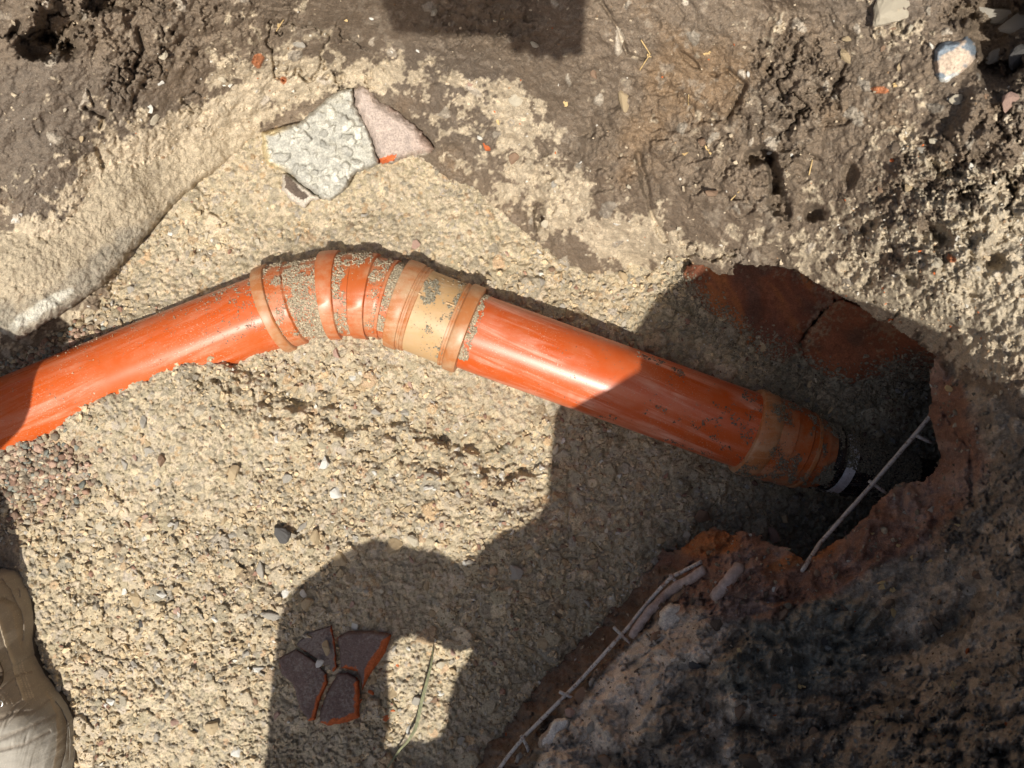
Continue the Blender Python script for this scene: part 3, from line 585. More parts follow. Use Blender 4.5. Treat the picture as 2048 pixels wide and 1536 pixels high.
# two moulded ribs on the coupling
for (u, v, w_) in ((832, 584, 22), (905, 610, 26)):
    a = W(u - w_ / 2, v - 5, 0); b = W(u + w_ / 2, v + 5, 0); pts = []
    for f in (0, .5, 1):
        q = a.lerp(b, f) * (1 - .105 / H); c0 = min((axis_u(x) for x in range(800, 940, 6)), key=lambda c: (c.xy - q.xy).length)
        off = (q.xy - c0.xy).length; z = c0.z + math.sqrt(max(.0594 ** 2 - off ** 2, 0)); pts.append(Vector((q.x, q.y, z)))
    sweep('moulded_rib', pts, [.0013] * 3, M['pvc_tan'], cp, seg=8)

# ------------------------------------------------------------------ stone prototypes
def proto_hull(n, seed, sq=(1, .8, .6), sub=0, rough=.0):
    r = random.Random(seed); bm = bmesh.new()
    for _ in range(n):
        v = Vector((r.gauss(0, 1), r.gauss(0, 1), r.gauss(0, 1))).normalized() * r.uniform(.8, 1)
        bm.verts.new((v.x * sq[0], v.y * sq[1], v.z * sq[2]))
    res = bmesh.ops.convex_hull(bm, input=bm.verts[:])
    bmesh.ops.delete(bm, geom=list({g for g in res['geom_interior'] + res['geom_unused'] if isinstance(g, bmesh.types.BMVert)}), context='VERTS')
    if sub:
        bmesh.ops.triangulate(bm, faces=bm.faces[:])
        bmesh.ops.subdivide_edges(bm, edges=bm.edges[:], cuts=2, use_grid_fill=True)
        for _ in range(2): bmesh.ops.smooth_vert(bm, verts=bm.verts[:], factor=.35, use_axis_x=True, use_axis_y=True, use_axis_z=True)
        from mathutils import noise as mn
        for v in bm.verts:
            d_ = mn.fractal(v.co * 3 + Vector((seed, 0, 0)), .7, 2.2, 4) * rough + mn.noise(v.co * 1.3 + Vector((0, seed, 0))) * rough
            v.co += v.co.normalized() * d_
    bmesh.ops.triangulate(bm, faces=bm.faces[:]); bmesh.ops.recalc_face_normals(bm, faces=bm.faces[:])
    return bm
def bm_np(bm):
    bm.verts.ensure_lookup_table(); bm.verts.index_update()
    return np.array([v.co[:] for v in bm.verts], np.float32), np.array([[v.index for v in f.verts] for f in bm.faces], np.int32)
PROTO = [bm_np(proto_hull(9 + k % 4, 50 + k, (1, random.uniform(.6, .95), random.uniform(.45, .75)))) for k in range(14)]
ROUND = [bm_np(proto_hull(16, 150 + k, (1, random.uniform(.75, .95), random.uniform(.55, .8)))) for k in range(8)]
def rotm(n, r, tilt=.5):
    a = r.uniform(0, 6.283, n); b = r.normal(0, tilt, n); c = r.normal(0, tilt, n)
    ca, sa_, cb, sb_, cc, scc = np.cos(a), np.sin(a), np.cos(b), np.sin(b), np.cos(c), np.sin(c); z = np.zeros(n); o = np.ones(n)
    Rz = np.array([[ca, -sa_, z], [sa_, ca, z], [z, z, o]]).transpose(2, 0, 1); Rx = np.array([[o, z, z], [z, cb, -sb_], [z, sb_, cb]]).transpose(2, 0, 1)
    Ry = np.array([[cc, z, scc], [z, o, z], [-scc, z, cc]]).transpose(2, 0, 1); return Rz @ Rx @ Ry
def scatter(name, pos, size, colr, protos, mat, r, parent=None, tilt=.5, smoothf=False):
    cs, fs, cl, base = [], [], [], 0; which = r.integers(0, len(protos), len(pos)); R = rotm(len(pos), r, tilt)
    for k, (pv, pf) in enumerate(protos):
        m_ = which == k
        if not m_.any(): continue
        vv = np.einsum('nij,vj->nvi', R[m_], pv) * size[m_][:, None, None] + pos[m_][:, None, :]
        nn = m_.sum(); cs.append(vv.reshape(-1, 3)); fs.append((pf[None] + (np.arange(nn) * len(pv))[:, None, None] + base).reshape(-1, 3)); base += nn * len(pv)
        cl.append(np.repeat(colr[m_], len(pv), 0))
    return mesh_np(name, np.concatenate(cs), np.concatenate(fs), np.concatenate(cl), mat, parent, smoothf)
def surf(h, u, v): return lerp_grid(US, VS, h, u, v)
def W_np(u, v, h): k = 1 - h / H; return np.stack([(u - 1024) * S * k, (768 - v) * S * k, h], -1)
OVin = lambda u, v: sdpoly(u[None].astype(np.float32), v[None].astype(np.float32), OV)[0] > 0
# loose small gravel over the floor (uncountable)
r = np.random.default_rng(5); n = 30000
u = r.uniform(-60, 1900, n); v = r.uniform(250, 1620, n)
cg = lerp_grid(US, VS, coarse, u, v)
hf_, hb_ = surf(hfd, u, v), surf(hbd, u, v); ok = ((hf_ > hb_) | OVin(u, v)) & (r.uniform(0, 1, n) < .25 + .75 * cg) & ~((u < 520) & (v < 620 - u * .75) & (v < 700))
u, v, hf_, cg = u[ok], v[ok], hf_[ok], cg[ok]; n = len(u)
sz = np.exp(r.normal(math.log(.0025), .42, n)) * (.65 + .6 * cg); sz = np.clip(sz, .0011, .0075)
tone = r.uniform(.65, 1.25, n)[:, None]; cl = np.array([.55, .44, .285]) * tone
kind = r.uniform(0, 1, n); cl[kind > .82] = (np.array([.43, .385, .31]) * tone[kind > .82]); cl[kind > .955] = np.array([.30, .18, .13]) * tone[kind > .955]; cl[kind < .03] = np.array([.62, .6, .54])
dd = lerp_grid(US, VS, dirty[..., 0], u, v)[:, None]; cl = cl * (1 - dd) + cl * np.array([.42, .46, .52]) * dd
pos = W_np(u, v, hf_ + sz * .22)
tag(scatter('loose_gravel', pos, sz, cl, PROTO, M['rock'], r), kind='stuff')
# rounded reddish pebbles at the left end of the pipe
n = 2200; zone = r.uniform(0, 1, n); u = np.where(zone < .62, r.normal(30, 66, n), r.normal(80, 55, n)); v = np.where(zone < .62, r.normal(948, 36, n), r.normal(700, 34, n))
hf_ = surf(hfd, u, v); sz = np.clip(np.exp(r.normal(math.log(.0043), .3, n)), .0025, .0085)
ok = (u < 230) & (surf(hbd, u, v) < hf_); u, v, hf_, sz = u[ok], v[ok], hf_[ok], sz[ok]; n = len(u)
pal = np.array([[.29, .18, .13], [.35, .26, .18], [.24, .20, .15], [.42, .29, .22], [.34, .30, .23], [.22, .23, .20], [.48, .41, .30], [.22, .15, .11]])
tag(scatter('rounded_pebbles', W_np(u, v, hf_ + sz * .35), sz, pal[r.integers(0, 8, n)] * r.uniform(.75, 1.25, n)[:, None], ROUND, M['rock'], r, smoothf=True), kind='stuff')
# crumbs fallen over the bank (uncountable)
n = 16000; u = r.uniform(-20, 2068, n); v = r.uniform(-20, 1560, n); hb_ = surf(hbd, u, v); swn = lerp_grid(US, VS, swl, u, v)
ok = (hb_ > surf(hfd, u, v)) & ~OVin(u, v) & (r.uniform(0, 1, n) < .12 + .9 * swn + .45 * (lerp_grid(US, VS, low[..., 0], u, v) > .5)); u, v, hb_, swn = u[ok], v[ok], hb_[ok], swn[ok]; n = len(u)
sz = np.clip(np.exp(r.normal(math.log(.0016), .45, n)), .0008, .0052); cl = np.array([.48, .40, .29]) * r.uniform(.7, 1.25, n)[:, None]
kd = r.uniform(0, 1, n); cl[kd > .9] = (.6, .57, .5); cl[kd < .10] = (.3, .2, .12); cl[kd < .012] = (.55, .15, .05)
lw = lerp_grid(US, VS, low[..., 0], u, v) > .5; cl[lw] *= r.uniform(.3, .8, lw.sum())[:, None]; sz[lw] *= 1.25
tag(scatter('bank_crumbs', W_np(u, v, hb_ + sz * .2), sz, cl, PROTO, M['rock'], r), kind='stuff')
# soil spilled over the lower rim of the terracotta slabs
n = 6000; ln = np.array([(1345, 565), (1385, 600), (1440, 650), (1510, 695), (1580, 730), (1640, 765), (1690, 790), (1760, 770), (1800, 745), (1850, 745)], float); k_ = r.uniform(0, len(ln) - 1.001, n); i_ = k_.astype(int); f_ = (k_ - i_)[:, None]
pq = ln[i_] * (1 - f_) + ln[i_ + 1] * f_ + r.normal(0, 20, (n, 2)); P_ = []
for a_, b_ in pq:
    w_ = W(a_, b_, .0); d_ = (w_ - Vector((0, 0, H))).normalized(); best_ = None
    for ob_ in (to, to2, floor):
        if ob_ is floor and best_: break
        if ob_ is floor: zz = hfloor(a_, b_); best_ = W(a_, b_, zz); break
        hit, loc_, nn_, _ = ob_.ray_cast(Vector((0, 0, H)), d_)
        if hit and (best_ is None or loc_.z > best_.z): best_ = loc_.copy()
    P_.append(tuple(best_))
szz = np.clip(np.exp(r.normal(math.log(.0019), .5, n)), .0009, .007)
tag(scatter('spilled_soil', np.array(P_, np.float32), szz, np.array([.24, .21, .155]) * r.uniform(.6, 1.3, n)[:, None], PROTO, M['rock'], r), kind='stuff')
# grit clinging to the fittings
TU = np.arange(-500, 1900, 2.0); TC = np.array([tuple(axis_u(x)) for x in TU]); TT = np.array([tuple((axis_u(x + 3) - axis_u(x - 3)).normalized()) for x in TU])
def grit(u0, u1, n, a0, a1, R, dens, parent, colr=(.43, .365, .26), s0=.0012, sd_=7):
    r_ = np.random.default_rng(sd_ + int(u0)); uu = r_.uniform(u0, u1, n); th = r_.uniform(a0, a1, n)
    dn = dens(uu, th); ok = dn * .9 + .035 > r_.uniform(0, 1, n); uu, th, dn = uu[ok], th[ok], dn[ok]; n2 = len(uu)
    if n2 < 3: return
    c0 = np.stack([np.interp(uu, TU, TC[:, k]) for k in range(3)], -1); t_ = np.stack([np.interp(uu, TU, TT[:, k]) for k in range(3)], -1)
    a = np.cross(t_, (0, 0, 1)); a /= np.linalg.norm(a, axis=1)[:, None]; b = np.cross(a, t_); b /= np.linalg.norm(b, axis=1)[:, None]
    Rr = np.vectorize(R)(uu); Z = np.minimum(.0028, np.exp(r_.normal(math.log(s0 * .92), .42, n2))) * (.55 + .45 * dn)
    P = c0 + (a * np.cos(th)[:, None] + b * np.sin(th)[:, None]) * (Rr + .0003)[:, None]
    c = np.array(colr) * r_.uniform(.65, 1.3, n2)[:, None]
    o = scatter('clinging_grit', P, Z, c, PROTO, M['rock'], r_); adopt(o, parent); o['kind'] = 'stuff'
def nz1(u, th, f=.05, g=4, s=0): return fbm(u * f, th * g, s, 4, .6)
sm = smooth
# frame_at: a points to the lower side of the pipe in the picture, b up; th 0 = lower side, pi/2 = top, pi = upper side
grit(596, 656, 9000, .1, 3.1, lambda u: .0548, lambda u, th: sm(-.3, .35, nz1(u, th, .05, 3, 1) + .38 - .25 * (th > 2.4)), b1)
grit(566, 596, 3500, .6, 3.0, lambda u: .0594, lambda u, th: sm(-.1, .5, nz1(u, th, .06, 4, 2) + (th - 1.7) * .2), b1)
grit(684, 712, 2600, .3, 3.0, lambda u: .0583, lambda u, th: sm(-.1, .45, nz1(u, th, .06, 3, 3) + (abs(u - 688) < 7) * .25 + (th > 2.2) * .25), b2)
grit(714, 746, 1000, 1.8, 3.0, lambda u: .0610, lambda u, th: sm(.1, .3, nz1(u, th, .06, 4, 4) + (th > 2.4) * .3), b2)
grit(749, 774, 1700, .5, 3.0, lambda u: .0562, lambda u, th: sm(-.1, .45, nz1(u, th, .06, 3, 5) + (th > 2.3) * .3), b2)
grit(781, 797, 2600, .6, 2.9, lambda u: .0548, lambda u, th: sm(-.35, .1, nz1(u, th, .06, 3, 6) + .1), b2)
grit(838, 872, 2600, 1.1, 2.6, lambda u: .0594, lambda u, th: sm(.1, .3, nz1(u, th, .05, 4, 7) + .25 - abs(u - 846) / 50 - abs(th - 1.95) * .3), cp, (.30, .27, .2))
grit(868, 912, 5500, .5, 2.8, lambda u: .0594, lambda u, th: sm(-.05, .4, nz1(u, th, .05, 4, 8) + .25 - (905 - u) / 50 * np.where(th > 1.9, 1.2, .7)), cp, (.30, .27, .2))
grit(941, 958, 2600, .7, 2.9, lambda u: .0550, lambda u, th: sm(.0, .3, nz1(u, th, .06, 3, 9) + .35 - (u - 941) / 30), sb)
grit(340, 545, 9000, 1.0, 2.6, lambda u: .0537, lambda u, th: sm(.2, .8, nz1(u, th, .12, 7, 10) + (u - 430) / 260), sa, (.33, .28, .2), .0009)
grit(60, 400, 2200, .9, 2.8, lambda u: .0537, lambda u, th: sm(.25, .6, nz1(u, th, .08, 7, 11) + .12), sa, (.42, .35, .25), .0007)
grit(1090, 1500, 9000, .35, 2.7, lambda u: .0550, lambda u, th: sm(.36, .42, nz1(u, th, .035, 3.5, 12) + (u - 1300) / 900), sb, (.2, .18, .14), .0011)
grit(1492, 1600, 8000, .2, 2.9, lambda u: .0600 if u > 1524 else .0626, lambda u, th: sm(-.05, .5, nz1(u, th, .05, 3, 13) + .08), rd, (.22, .20, .15))
grit(1600, 1646, 8000, .2, 2.9, lambda u: .0525, lambda u, th: sm(-.2, .1, nz1(u, th, .05, 3, 14) + (u - 1625) / 120), rd, (.22, .20, .15))
grit(1650, 1800, 9000, .2, 2.9, lambda u: .0477 if 1660 < u < 1683 else .0462, lambda u, th: sm(-.1, .3, nz1(u, th, .05, 3, 15) * .8 + np.abs(th - .85) * .6 - .45 + np.clip(u - 1712, -20, 90) / 60 + (th > 1.45) * .75 + (th < .45) * .5), bk, (.2, .185, .14), .0016)

# ------------------------------------------------------------------ single stones
HI = []
for k in range(8):
    bm = proto_hull(11 + k % 4, 300 + k, (1, [.8, .7, .9, .65][k % 4], [.55, .6, .5, .45][k % 4]), 1, .07); me = bpy.data.meshes.new('stone'); bm.to_mesh(me); bm.free()
    me.polygons.foreach_set('use_smooth', [False] * len(me.polygons)); HI.append(me)
LOW = []
for k in range(10):
    bm = proto_hull(13, 400 + k, (1, random.uniform(.6, .95), random.uniform(.4, .65))); me = bpy.data.meshes.new('stone'); bm.to_mesh(me); bm.free(); LOW.append(me)
stone_mats = {}
def smat(key, c):
    if key not in stone_mats: stone_mats[key] = simple(key + '_stone', c, .9, .28, 220, .2, .8)
    return stone_mats[key]
CM = {'tan': (.44, .34, .21), 'pale': (.52, .46, .35), 'grey': (.36, .33, .28), 'white': (.64, .62, .56), 'dark grey': (.10, .095, .09), 'brown': (.27, .18, .12), 'pinkish': (.42, .28, .22), 'orange': (.52, .14, .05), 'dark earth': (.15, .115, .085)}
mcache = {}
def stone(u, v, px, colour, label, z=None, hi=True, k=0, asp=1.0, rot=None, group=None, cat='stone', name='stone', sink=.35, tilt=.25):
    src = (HI if hi else LOW)[k % (len(HI) if hi else len(LOW))]; key = (src.name, colour)
    if key not in mcache:
        me = src.copy(); me.name = 'stone'; me.materials.clear(); me.materials.append(smat(colour.replace(' ', '_'), CM[colour])); mcache[key] = me
    g = hground(u, v) if z is None else z
    rad = px * .5 * S * (1 - g / H)
    o = bpy.data.objects.new(name, mcache[key]); COL.objects.link(o); p = W(u, v, g); o.location = p + Vector((0, 0, rad * sink * .5))
    o.scale = (rad * 1.3, rad * asp * 1.35, rad * 1.25); o.rotation_euler = (random.uniform(-tilt, tilt), random.uniform(-tilt, tilt), random.uniform(0, 6.28) if rot is None else rot)
    return tag(o, label, cat, group)
NAMED = [(1910, 125, 0, 0, ''),]
G = 'loose stones in the trench'
special = [
 (672, 985, 26, 'white', 'pale chip standing in the open sunlit gravel left of the big shadow', 1.2), (465, 945, 36, 'tan', 'tan angular stone on the sunlit slope below the left pipe', .9),
 (575, 955, 30, 'grey', 'flat grey flake on the sunlit gravel below the bend', .6), (290, 845, 30, 'grey', 'grey angular stone just below the bury line of the left pipe', .8),
 (420, 720, 22, 'tan', 'tan pebble touching the lower side of the orange pipe', .8), (247, 850, 20, 'pale', 'small pale stone beside the buried left pipe', .9),
 (400, 820, 32, 'pale', 'long pale stone lying on the slope under the left pipe', .6), (45, 755, 44, 'grey', 'large smooth grey pebble in shade at the left edge above the pipe', .6),
 (145, 668, 17, 'orange', 'small orange pebble between the footing and the pipe', 1), (103, 717, 15, 'grey', 'small greenish grey pebble touching the left pipe', 1),
 (568, 1068, 52, 'dark grey', 'dark slag lump in sunlit gravel above the shadow edge', .6), (605, 1055, 30, 'grey', 'grey stone beside the dark slag lump', .7), (640, 1078, 44, 'tan', 'squarish tan stone right of the dark slag lump', .9),
 (520, 1142, 40, 'grey', 'grey wedge stone left of the round shadow', .6), (678, 1118, 36, 'tan', 'round tan stone just inside the curved shadow edge', .9), (680, 1148, 26, 'tan', 'smaller tan stone under the round one by the shadow edge', .8),
 (616, 1207, 32, 'tan', 'rounded tan stone above the broken brick in shade', .9), (606, 1189, 22, 'white', 'white pebble above the broken brick', .9), (572, 1186, 20, 'white', 'white pebble on the left shadow edge', 1),
 (645, 1224, 22, 'pale', 'thin pale splinter above the broken brick', .4), (858, 1175, 28, 'tan', 'tan blocky stone in the middle of the shadow', .9), (862, 1226, 24, 'tan', 'tan stone above the lit patch in shade', .9),
 (788, 1090, 36, 'tan', 'tan stone on the top of the round shadow', .8), (828, 1083, 34, 'pale', 'pale stone at the top right of the round shadow', .8), (1030, 1146, 34, 'grey', 'grey upright stone deep in the middle shadow', 1.2),
 (1021, 1183, 16, 'pale', 'small pale stone under the grey upright stone', 1), (1086, 1283, 34, 'tan', 'flat round tan stone near the earthen wall', .9), (1182, 1125, 30, 'tan', 'tan stone in shade left of the brick earth corner', .7),
 (1170, 1205, 26, 'grey', 'grey slab stone near the foot of the earthen wall', .7), (1160, 1075, 28, 'tan', 'tan pebble in shade below the right pipe', .8), (425, 1455, 30, 'tan', 'tan clod with dark hollow right of the boot', .9),
 (476, 1505, 26, 'white', 'white pebble at the bottom of the frame right of the boot', 1.1), (282, 1248, 18, 'dark grey', 'small dark pebble in sun right of the boot', .8), (270, 1195, 34, 'tan', 'triangular tan stone in sunlight right of the boot', .9),
 (485, 1235, 24, 'pale', 'pale pointed stone with sharp shadow left of the broken brick', 1.2), (540, 1232, 46, 'grey', 'broad grey flat stone left of the broken brick', .7),
 (900, 1340, 26, 'tan', 'tan block at the top of the grass blade', 1), (883, 1330, 22, 'pale', 'pale block beside the grass blade tip', 1), (780, 1385, 28, 'tan', 'tan stone in the half lit patch', .8),
 (745, 1360, 26, 'tan', 'yellowish stone touching the broken brick on its right', .9), (880, 1385, 18, 'white', 'small white stone right of the broken brick', .8), (817, 1296, 12, 'white', 'tiny white pebble in the lit patch', .9),
 (1112, 900, 30, 'pale', 'upright pale splinter in shade under the right pipe', .4), (1245, 555, 34, 'tan', 'tan stone at the foot of the bank near the shadow corner', .8), (1660, 815, 30, 'tan', 'tan stone lying on the muddy reducer', .4),
 (1695, 960, 26, 'tan', 'tan chip below the black sleeve', .5), (1530, 700, 26, 'tan', 'tan stone by the terracotta slab foot', .9),
]
for i, (u, v, px, c, lb, asp) in enumerate(special): stone(u, v, px, c, lb, asp=asp, k=i, hi=True)
on_bank = [(1495, 148, 15, 'white', 'white stone chip by a crease in the upper clay', .8), (1163, 327, 18, 'white', 'oval white pebble on the sandy clay slope', .7), (1232, 447, 13, 'white', 'small white pebble low on the sandy clay slope', .7),
 (1108, 368, 16, 'grey', 'blue grey pebble in the sandy clay slope', .8), (975, 293, 28, 'orange', 'orange and white pebble in the crumbly patch of the slope', 1.1), (960, 275, 16, 'white', 'white crumb beside the orange pebble on the slope', .9),
 (1540, 304, 14, 'white', 'white chip on the lip of the dark hole', .9), (1582, 309, 12, 'white', 'white chip right of the dark hole', .9), (741, 37, 14, 'white', 'white chip on dark clay left of the hand shadow', .9), (780, 102, 14, 'white', 'white stone on the edge of the hand shadow', .9),
 (835, 101, 12, 'white', 'second white stone on the edge of the hand shadow', .9), (325, 111, 22, 'pale', 'pale cube stone in dark clay at upper left', 1), (445, 160, 24, 'pale', 'pale flat stone at the top of the sandy crust', .7),
 (322, 165, 16, 'white', 'white pebble between clay and sandy crust', .8), (597, 90, 26, 'grey', 'grey pebble pressed in dark clay', .9), (299, 216, 26, 'white', 'white angular stone on the sandy crust', .9), (312, 236, 44, 'pale', 'pale splinter lying on the sandy crust', .4),
 (44, 427, 20, 'white', 'white block at the left edge on the clay', .9), (30, 441, 18, 'white', 'white stone under the white block at the left edge', .7), (1035, 200, 36, 'pale', 'pale chalky lump on the slope', .7), (940, 168, 16, 'pinkish', 'pink pebble in the whitish crust', .9),
 (1188, 146, 26, 'brown', 'reddish brown stone in the upper clay', .8), (1245, 198, 50, 'tan', 'crumbly orange tan clod on the upper clay', .7), (1780, 20, 90, 'pale', 'broad chalky stone at the top edge of the bank', .8),
 (1765, 95, 20, 'brown', 'small reddish stone below the chalky stone', .8), (1870, 275, 26, 'pale', 'pale cream stone on the right clay', 1.2), (1845, 300, 24, 'grey', 'greyish stone below the cream stone', .8), (1913, 200, 28, 'pale', 'cream pebble below the big bluish stone', .8),
 (2020, 200, 60, 'pinkish', 'pink stone at the right edge below the cobbles', .7), (1555, 1020, 20, 'pale', 'x', .8),
 (1865, 1020, 18, 'grey', 'small grey chip on the pinkish slab', 1), (1548, 1178, 14, 'white', 'white chip on the clay behind the brick earth rim', .9), (1312, 1273, 26, 'brown', 'small round speckled stone beside the whitish stone', 1.2),
 (1185, 1370, 30, 'grey', 'purple grey stone behind the long wire', .9), (1160, 1395, 44, 'brown', 'brown stone behind the wire cross stub', .8), (1140, 1425, 22, 'pinkish', 'pinkish pebble above the white chunk', .8),
 (1040, 1515, 28, 'grey', 'grey pebble under the lower end of the wire', .8), (1545, 1070, 44, 'pinkish', 'pinkish stone on the brick earth rim', .6), (1690, 1070, 24, 'pinkish', 'small pinkish stone on the rim by the wire end', .9)]
for i, (u, v, px, c, lb, asp) in enumerate(on_bank):
    if lb == 'x': continue
    stone(u, v, px, c, lb, asp=asp, k=i + 3, hi=True, sink=.1)
# the big bluish stone, the white chunk and the cobbles in the hollow
def bs_col(u, v, x, y, s, i):
    c = np.array([.52, .42, .33]) * (1 + .2 * fbm(x * 40, y * 40, 35, 4)[..., None])
    bl = smooth(.15, .35, fbm(x * 30 + 2, y * 45, 36, 4) + (14 - s) / 40)[..., None]; c = c * (1 - bl) + np.array([.20, .24, .28]) * bl
    wh = smooth(.3, .7, (v - 135) / 30 + fbm(x * 50, y * 50, 37, 3) * .6)[..., None]; return c * (1 - wh) + np.array([.60, .61, .58]) * wh
big = lump('stone', [(1866, 100), (1885, 82), (1915, 78), (1933, 72), (1950, 84), (1953, 105), (1957, 122), (1930, 150), (1895, 172), (1878, 170), (1868, 155), (1865, 125)], lambda u, v: .455 + 0 * u, .030, 14, M['rock'], bs_col, ragged=2.5, rough=.0015, wobble=.006, skirt=.05, seed=110, hmod=lambda u, v, x, y: (150 - v) * .00012)
tag(big, 'large bluish white and pink stone on the upper right clay bank', 'stone')
wc = lump('stone', [(1077, 1500), (1076, 1478), (1092, 1460), (1108, 1438), (1130, 1432), (1146, 1436), (1142, 1455), (1128, 1475), (1108, 1496), (1090, 1502)], lambda u, v: .115 + 0 * u, .032, 9, M['rock'], lambda u, v, x, y, s, i: np.where((smooth(6, 10, s + (1480 - v) * .15) > .5)[..., None], np.array([.74, .71, .64]), np.array([.34, .29, .25])) * (1 + .15 * fbm(x * 120, y * 120, 4, 3)[..., None]), ragged=2.5, rough=.0022, wobble=.004, skirt=.05, seed=120)
tag(wc, 'bright white chunk on the slab edge beside the long wire', 'stone')
ws = lump('stone', [(1318, 1222), (1338, 1206), (1372, 1210), (1394, 1226), (1372, 1248), (1347, 1266), (1326, 1272), (1315, 1248)], lambda u, v: hbank(1345, 1240) - .006 + 0 * u, .022, 16, M['rock'], lambda u, v, x, y, s, i: np.array([.56, .52, .46]) * (1 + .3 * fbm(x * 60, y * 60, 4, 4)[..., None]), ragged=3, rough=.0016, wobble=.005, skirt=.05, seed=127)
tag(ws, 'rounded whitish stone set in the slab edge', 'stone')
for i, (u, v, px, c, asp, lb) in enumerate([(2000, 30, 90, 'grey', .6, 'smooth grey cobble in the shaded hollow at the top right'), (1990, 108, 62, 'grey', .8, 'lower left grey cobble in the shaded hollow'), (2052, 40, 110, 'grey', .75, 'largest pale grey cobble cut by the right edge'),
                                        (2040, 112, 80, 'dark grey', .7, 'dark bluish cobble cut by the right edge'), (2010, 150, 44, 'brown', .8, 'brown pebble at the foot of the dark hollow')]):
    stone(u, v, px, c, lb, asp=asp, k=i * 2 + 1, hi=True, cat='cobble', name='cobble', sink=.1)
# further countable gravel stones, biggest first, described by where they lie
def zone_name(u, v):
    if u < 240 and v < 800: return 'between the footing and the left pipe'
    if v < 560 and u < 760: return 'above the pipe bend'
    if u > 1150 and v < 780: return 'between the right pipe and the bank'
    if v < 620: return 'at the foot of the clay bank'
    if u < 300: return 'near the boot' if v > 1100 else 'below the left pipe'
    if u > 1150: return 'in deep shade below the reducer' if v < 1100 else 'beside the earthen wall'
    if v < 960: return 'just below the coupling' if u > 700 else 'on the slope below the bend'
    if v > 1230: return 'in the shadow around the broken brick' if u > 540 else 'on the sunlit sand at the bottom'
    return 'in the curved shadow' if u > 600 and v > 1110 else 'in the open sunlit gravel'
r = np.random.default_rng(77); cnt = 0
axp = [(a[0], a[1]) for a in AX]
cols = ['tan'] * 9 + ['pale'] * 4 + ['grey'] * 4 + ['brown', 'white', 'pinkish']
taken = [(s_[0], s_[1], s_[2]) for s_ in special] + [(660, 1360, 220)]
LMK = [(930, 655, 'tan coupling'), (690, 590, 'pipe bend'), (300, 714, 'left pipe'), (60, 960, 'reddish pebbles'), (672, 985, 'pale upright chip'), (465, 945, 'tan angular stone on the slope'), (568, 1068, 'dark slag lump'),
       (100, 1330, 'leather boot'), (270, 1195, 'triangular tan stone'), (540, 1232, 'broad grey flat stone'), (425, 1455, 'clod with the dark hollow'), (660, 1360, 'broken brick'), (850, 1400, 'grass blade'), (1030, 1146, 'grey upright stone'),
       (1086, 1283, 'flat round tan stone'), (1110, 1440, 'white chunk'), (1250, 740, 'right pipe'), (1112, 900, 'upright pale splinter'), (1540, 890, 'reducer'), (1400, 1060, 'brick earth corner'), (1700, 1000, 'long bare wire'), (700, 300, 'white concrete lump'),
       (400, 430, 'footing edge'), (1000, 430, 'clay bank foot'), (1300, 560, 'shadow corner by the bank'), (800, 1080, 'top of the round shadow'), (860, 900, 'dark furrow'), (250, 1050, 'open sunlit sand at left'), (476, 1505, 'white pebble at the bottom'), (1200, 1020, 'deep shade under the right pipe')]
used_lb = set()
while cnt < 230:
    u, v = r.uniform(20, 1780), r.uniform(420, 1530)
    px = float(np.clip(np.exp(r.normal(math.log(16), .28)), 11, 34)) * (1.0 if v > 700 else .8)
    if dist_line(np.array([[u]]), np.array([[v]]), axp)[0, 0] < 105: continue
    if u < 170 and v > 1100: continue
    if u < 520 and v < 690 - u * .75: continue
    if hbank(u, v) > hfloor(u, v) - .006 and not OVin(np.array([u]), np.array([v]))[0]: continue
    if u > 1340 and v < 760: continue
    if any((u - a) ** 2 + (v - b) ** 2 < ((px + c) * .5) ** 2 for a, b, c in taken): continue
    taken.append((u, v, px)); c = cols[int(r.integers(0, len(cols)))]
    size = 'larger' if px > 20 else ('medium' if px > 15 else 'small')
    lm = sorted(LMK, key=lambda q: math.hypot(q[0] - u, q[1] - v)); a_ = lm[0]; dx_, dy_ = u - a_[0], v - a_[1]
    far = math.hypot(dx_, dy_); side_ = ('right of' if dx_ > 0 else 'left of') if abs(dx_) > abs(dy_) else ('below' if dy_ > 0 else 'above')
    diag = '' if min(abs(dx_), abs(dy_)) < .4 * max(abs(dx_), abs(dy_)) else ((' and slightly lower' if dy_ > 0 else ' and slightly higher') if abs(dx_) > abs(dy_) else (' and to the right' if dx_ > 0 else ' and to the left'))
    lb = f"{size} {c} stone {'close' if far < 55 else ('a short way' if far < 100 else 'well')} {side_} the {a_[2]}{diag}"
    if lb in used_lb: lb = lb[:len(lb) - len(diag)] + ', towards the ' + [q for q in lm[1:] if q[2] != a_[2]][0][2]
    if len(lb.split()) > 16: taken.pop(); continue
    if lb in used_lb: taken.pop(); continue
    used_lb.add(lb)
    stone(u, v, px, c, lb, hi=False, k=int(r.integers(0, 10)), asp=float(r.uniform(.6, 1)), group='gravel stones loose in the trench', sink=.4, tilt=.4); cnt += 1

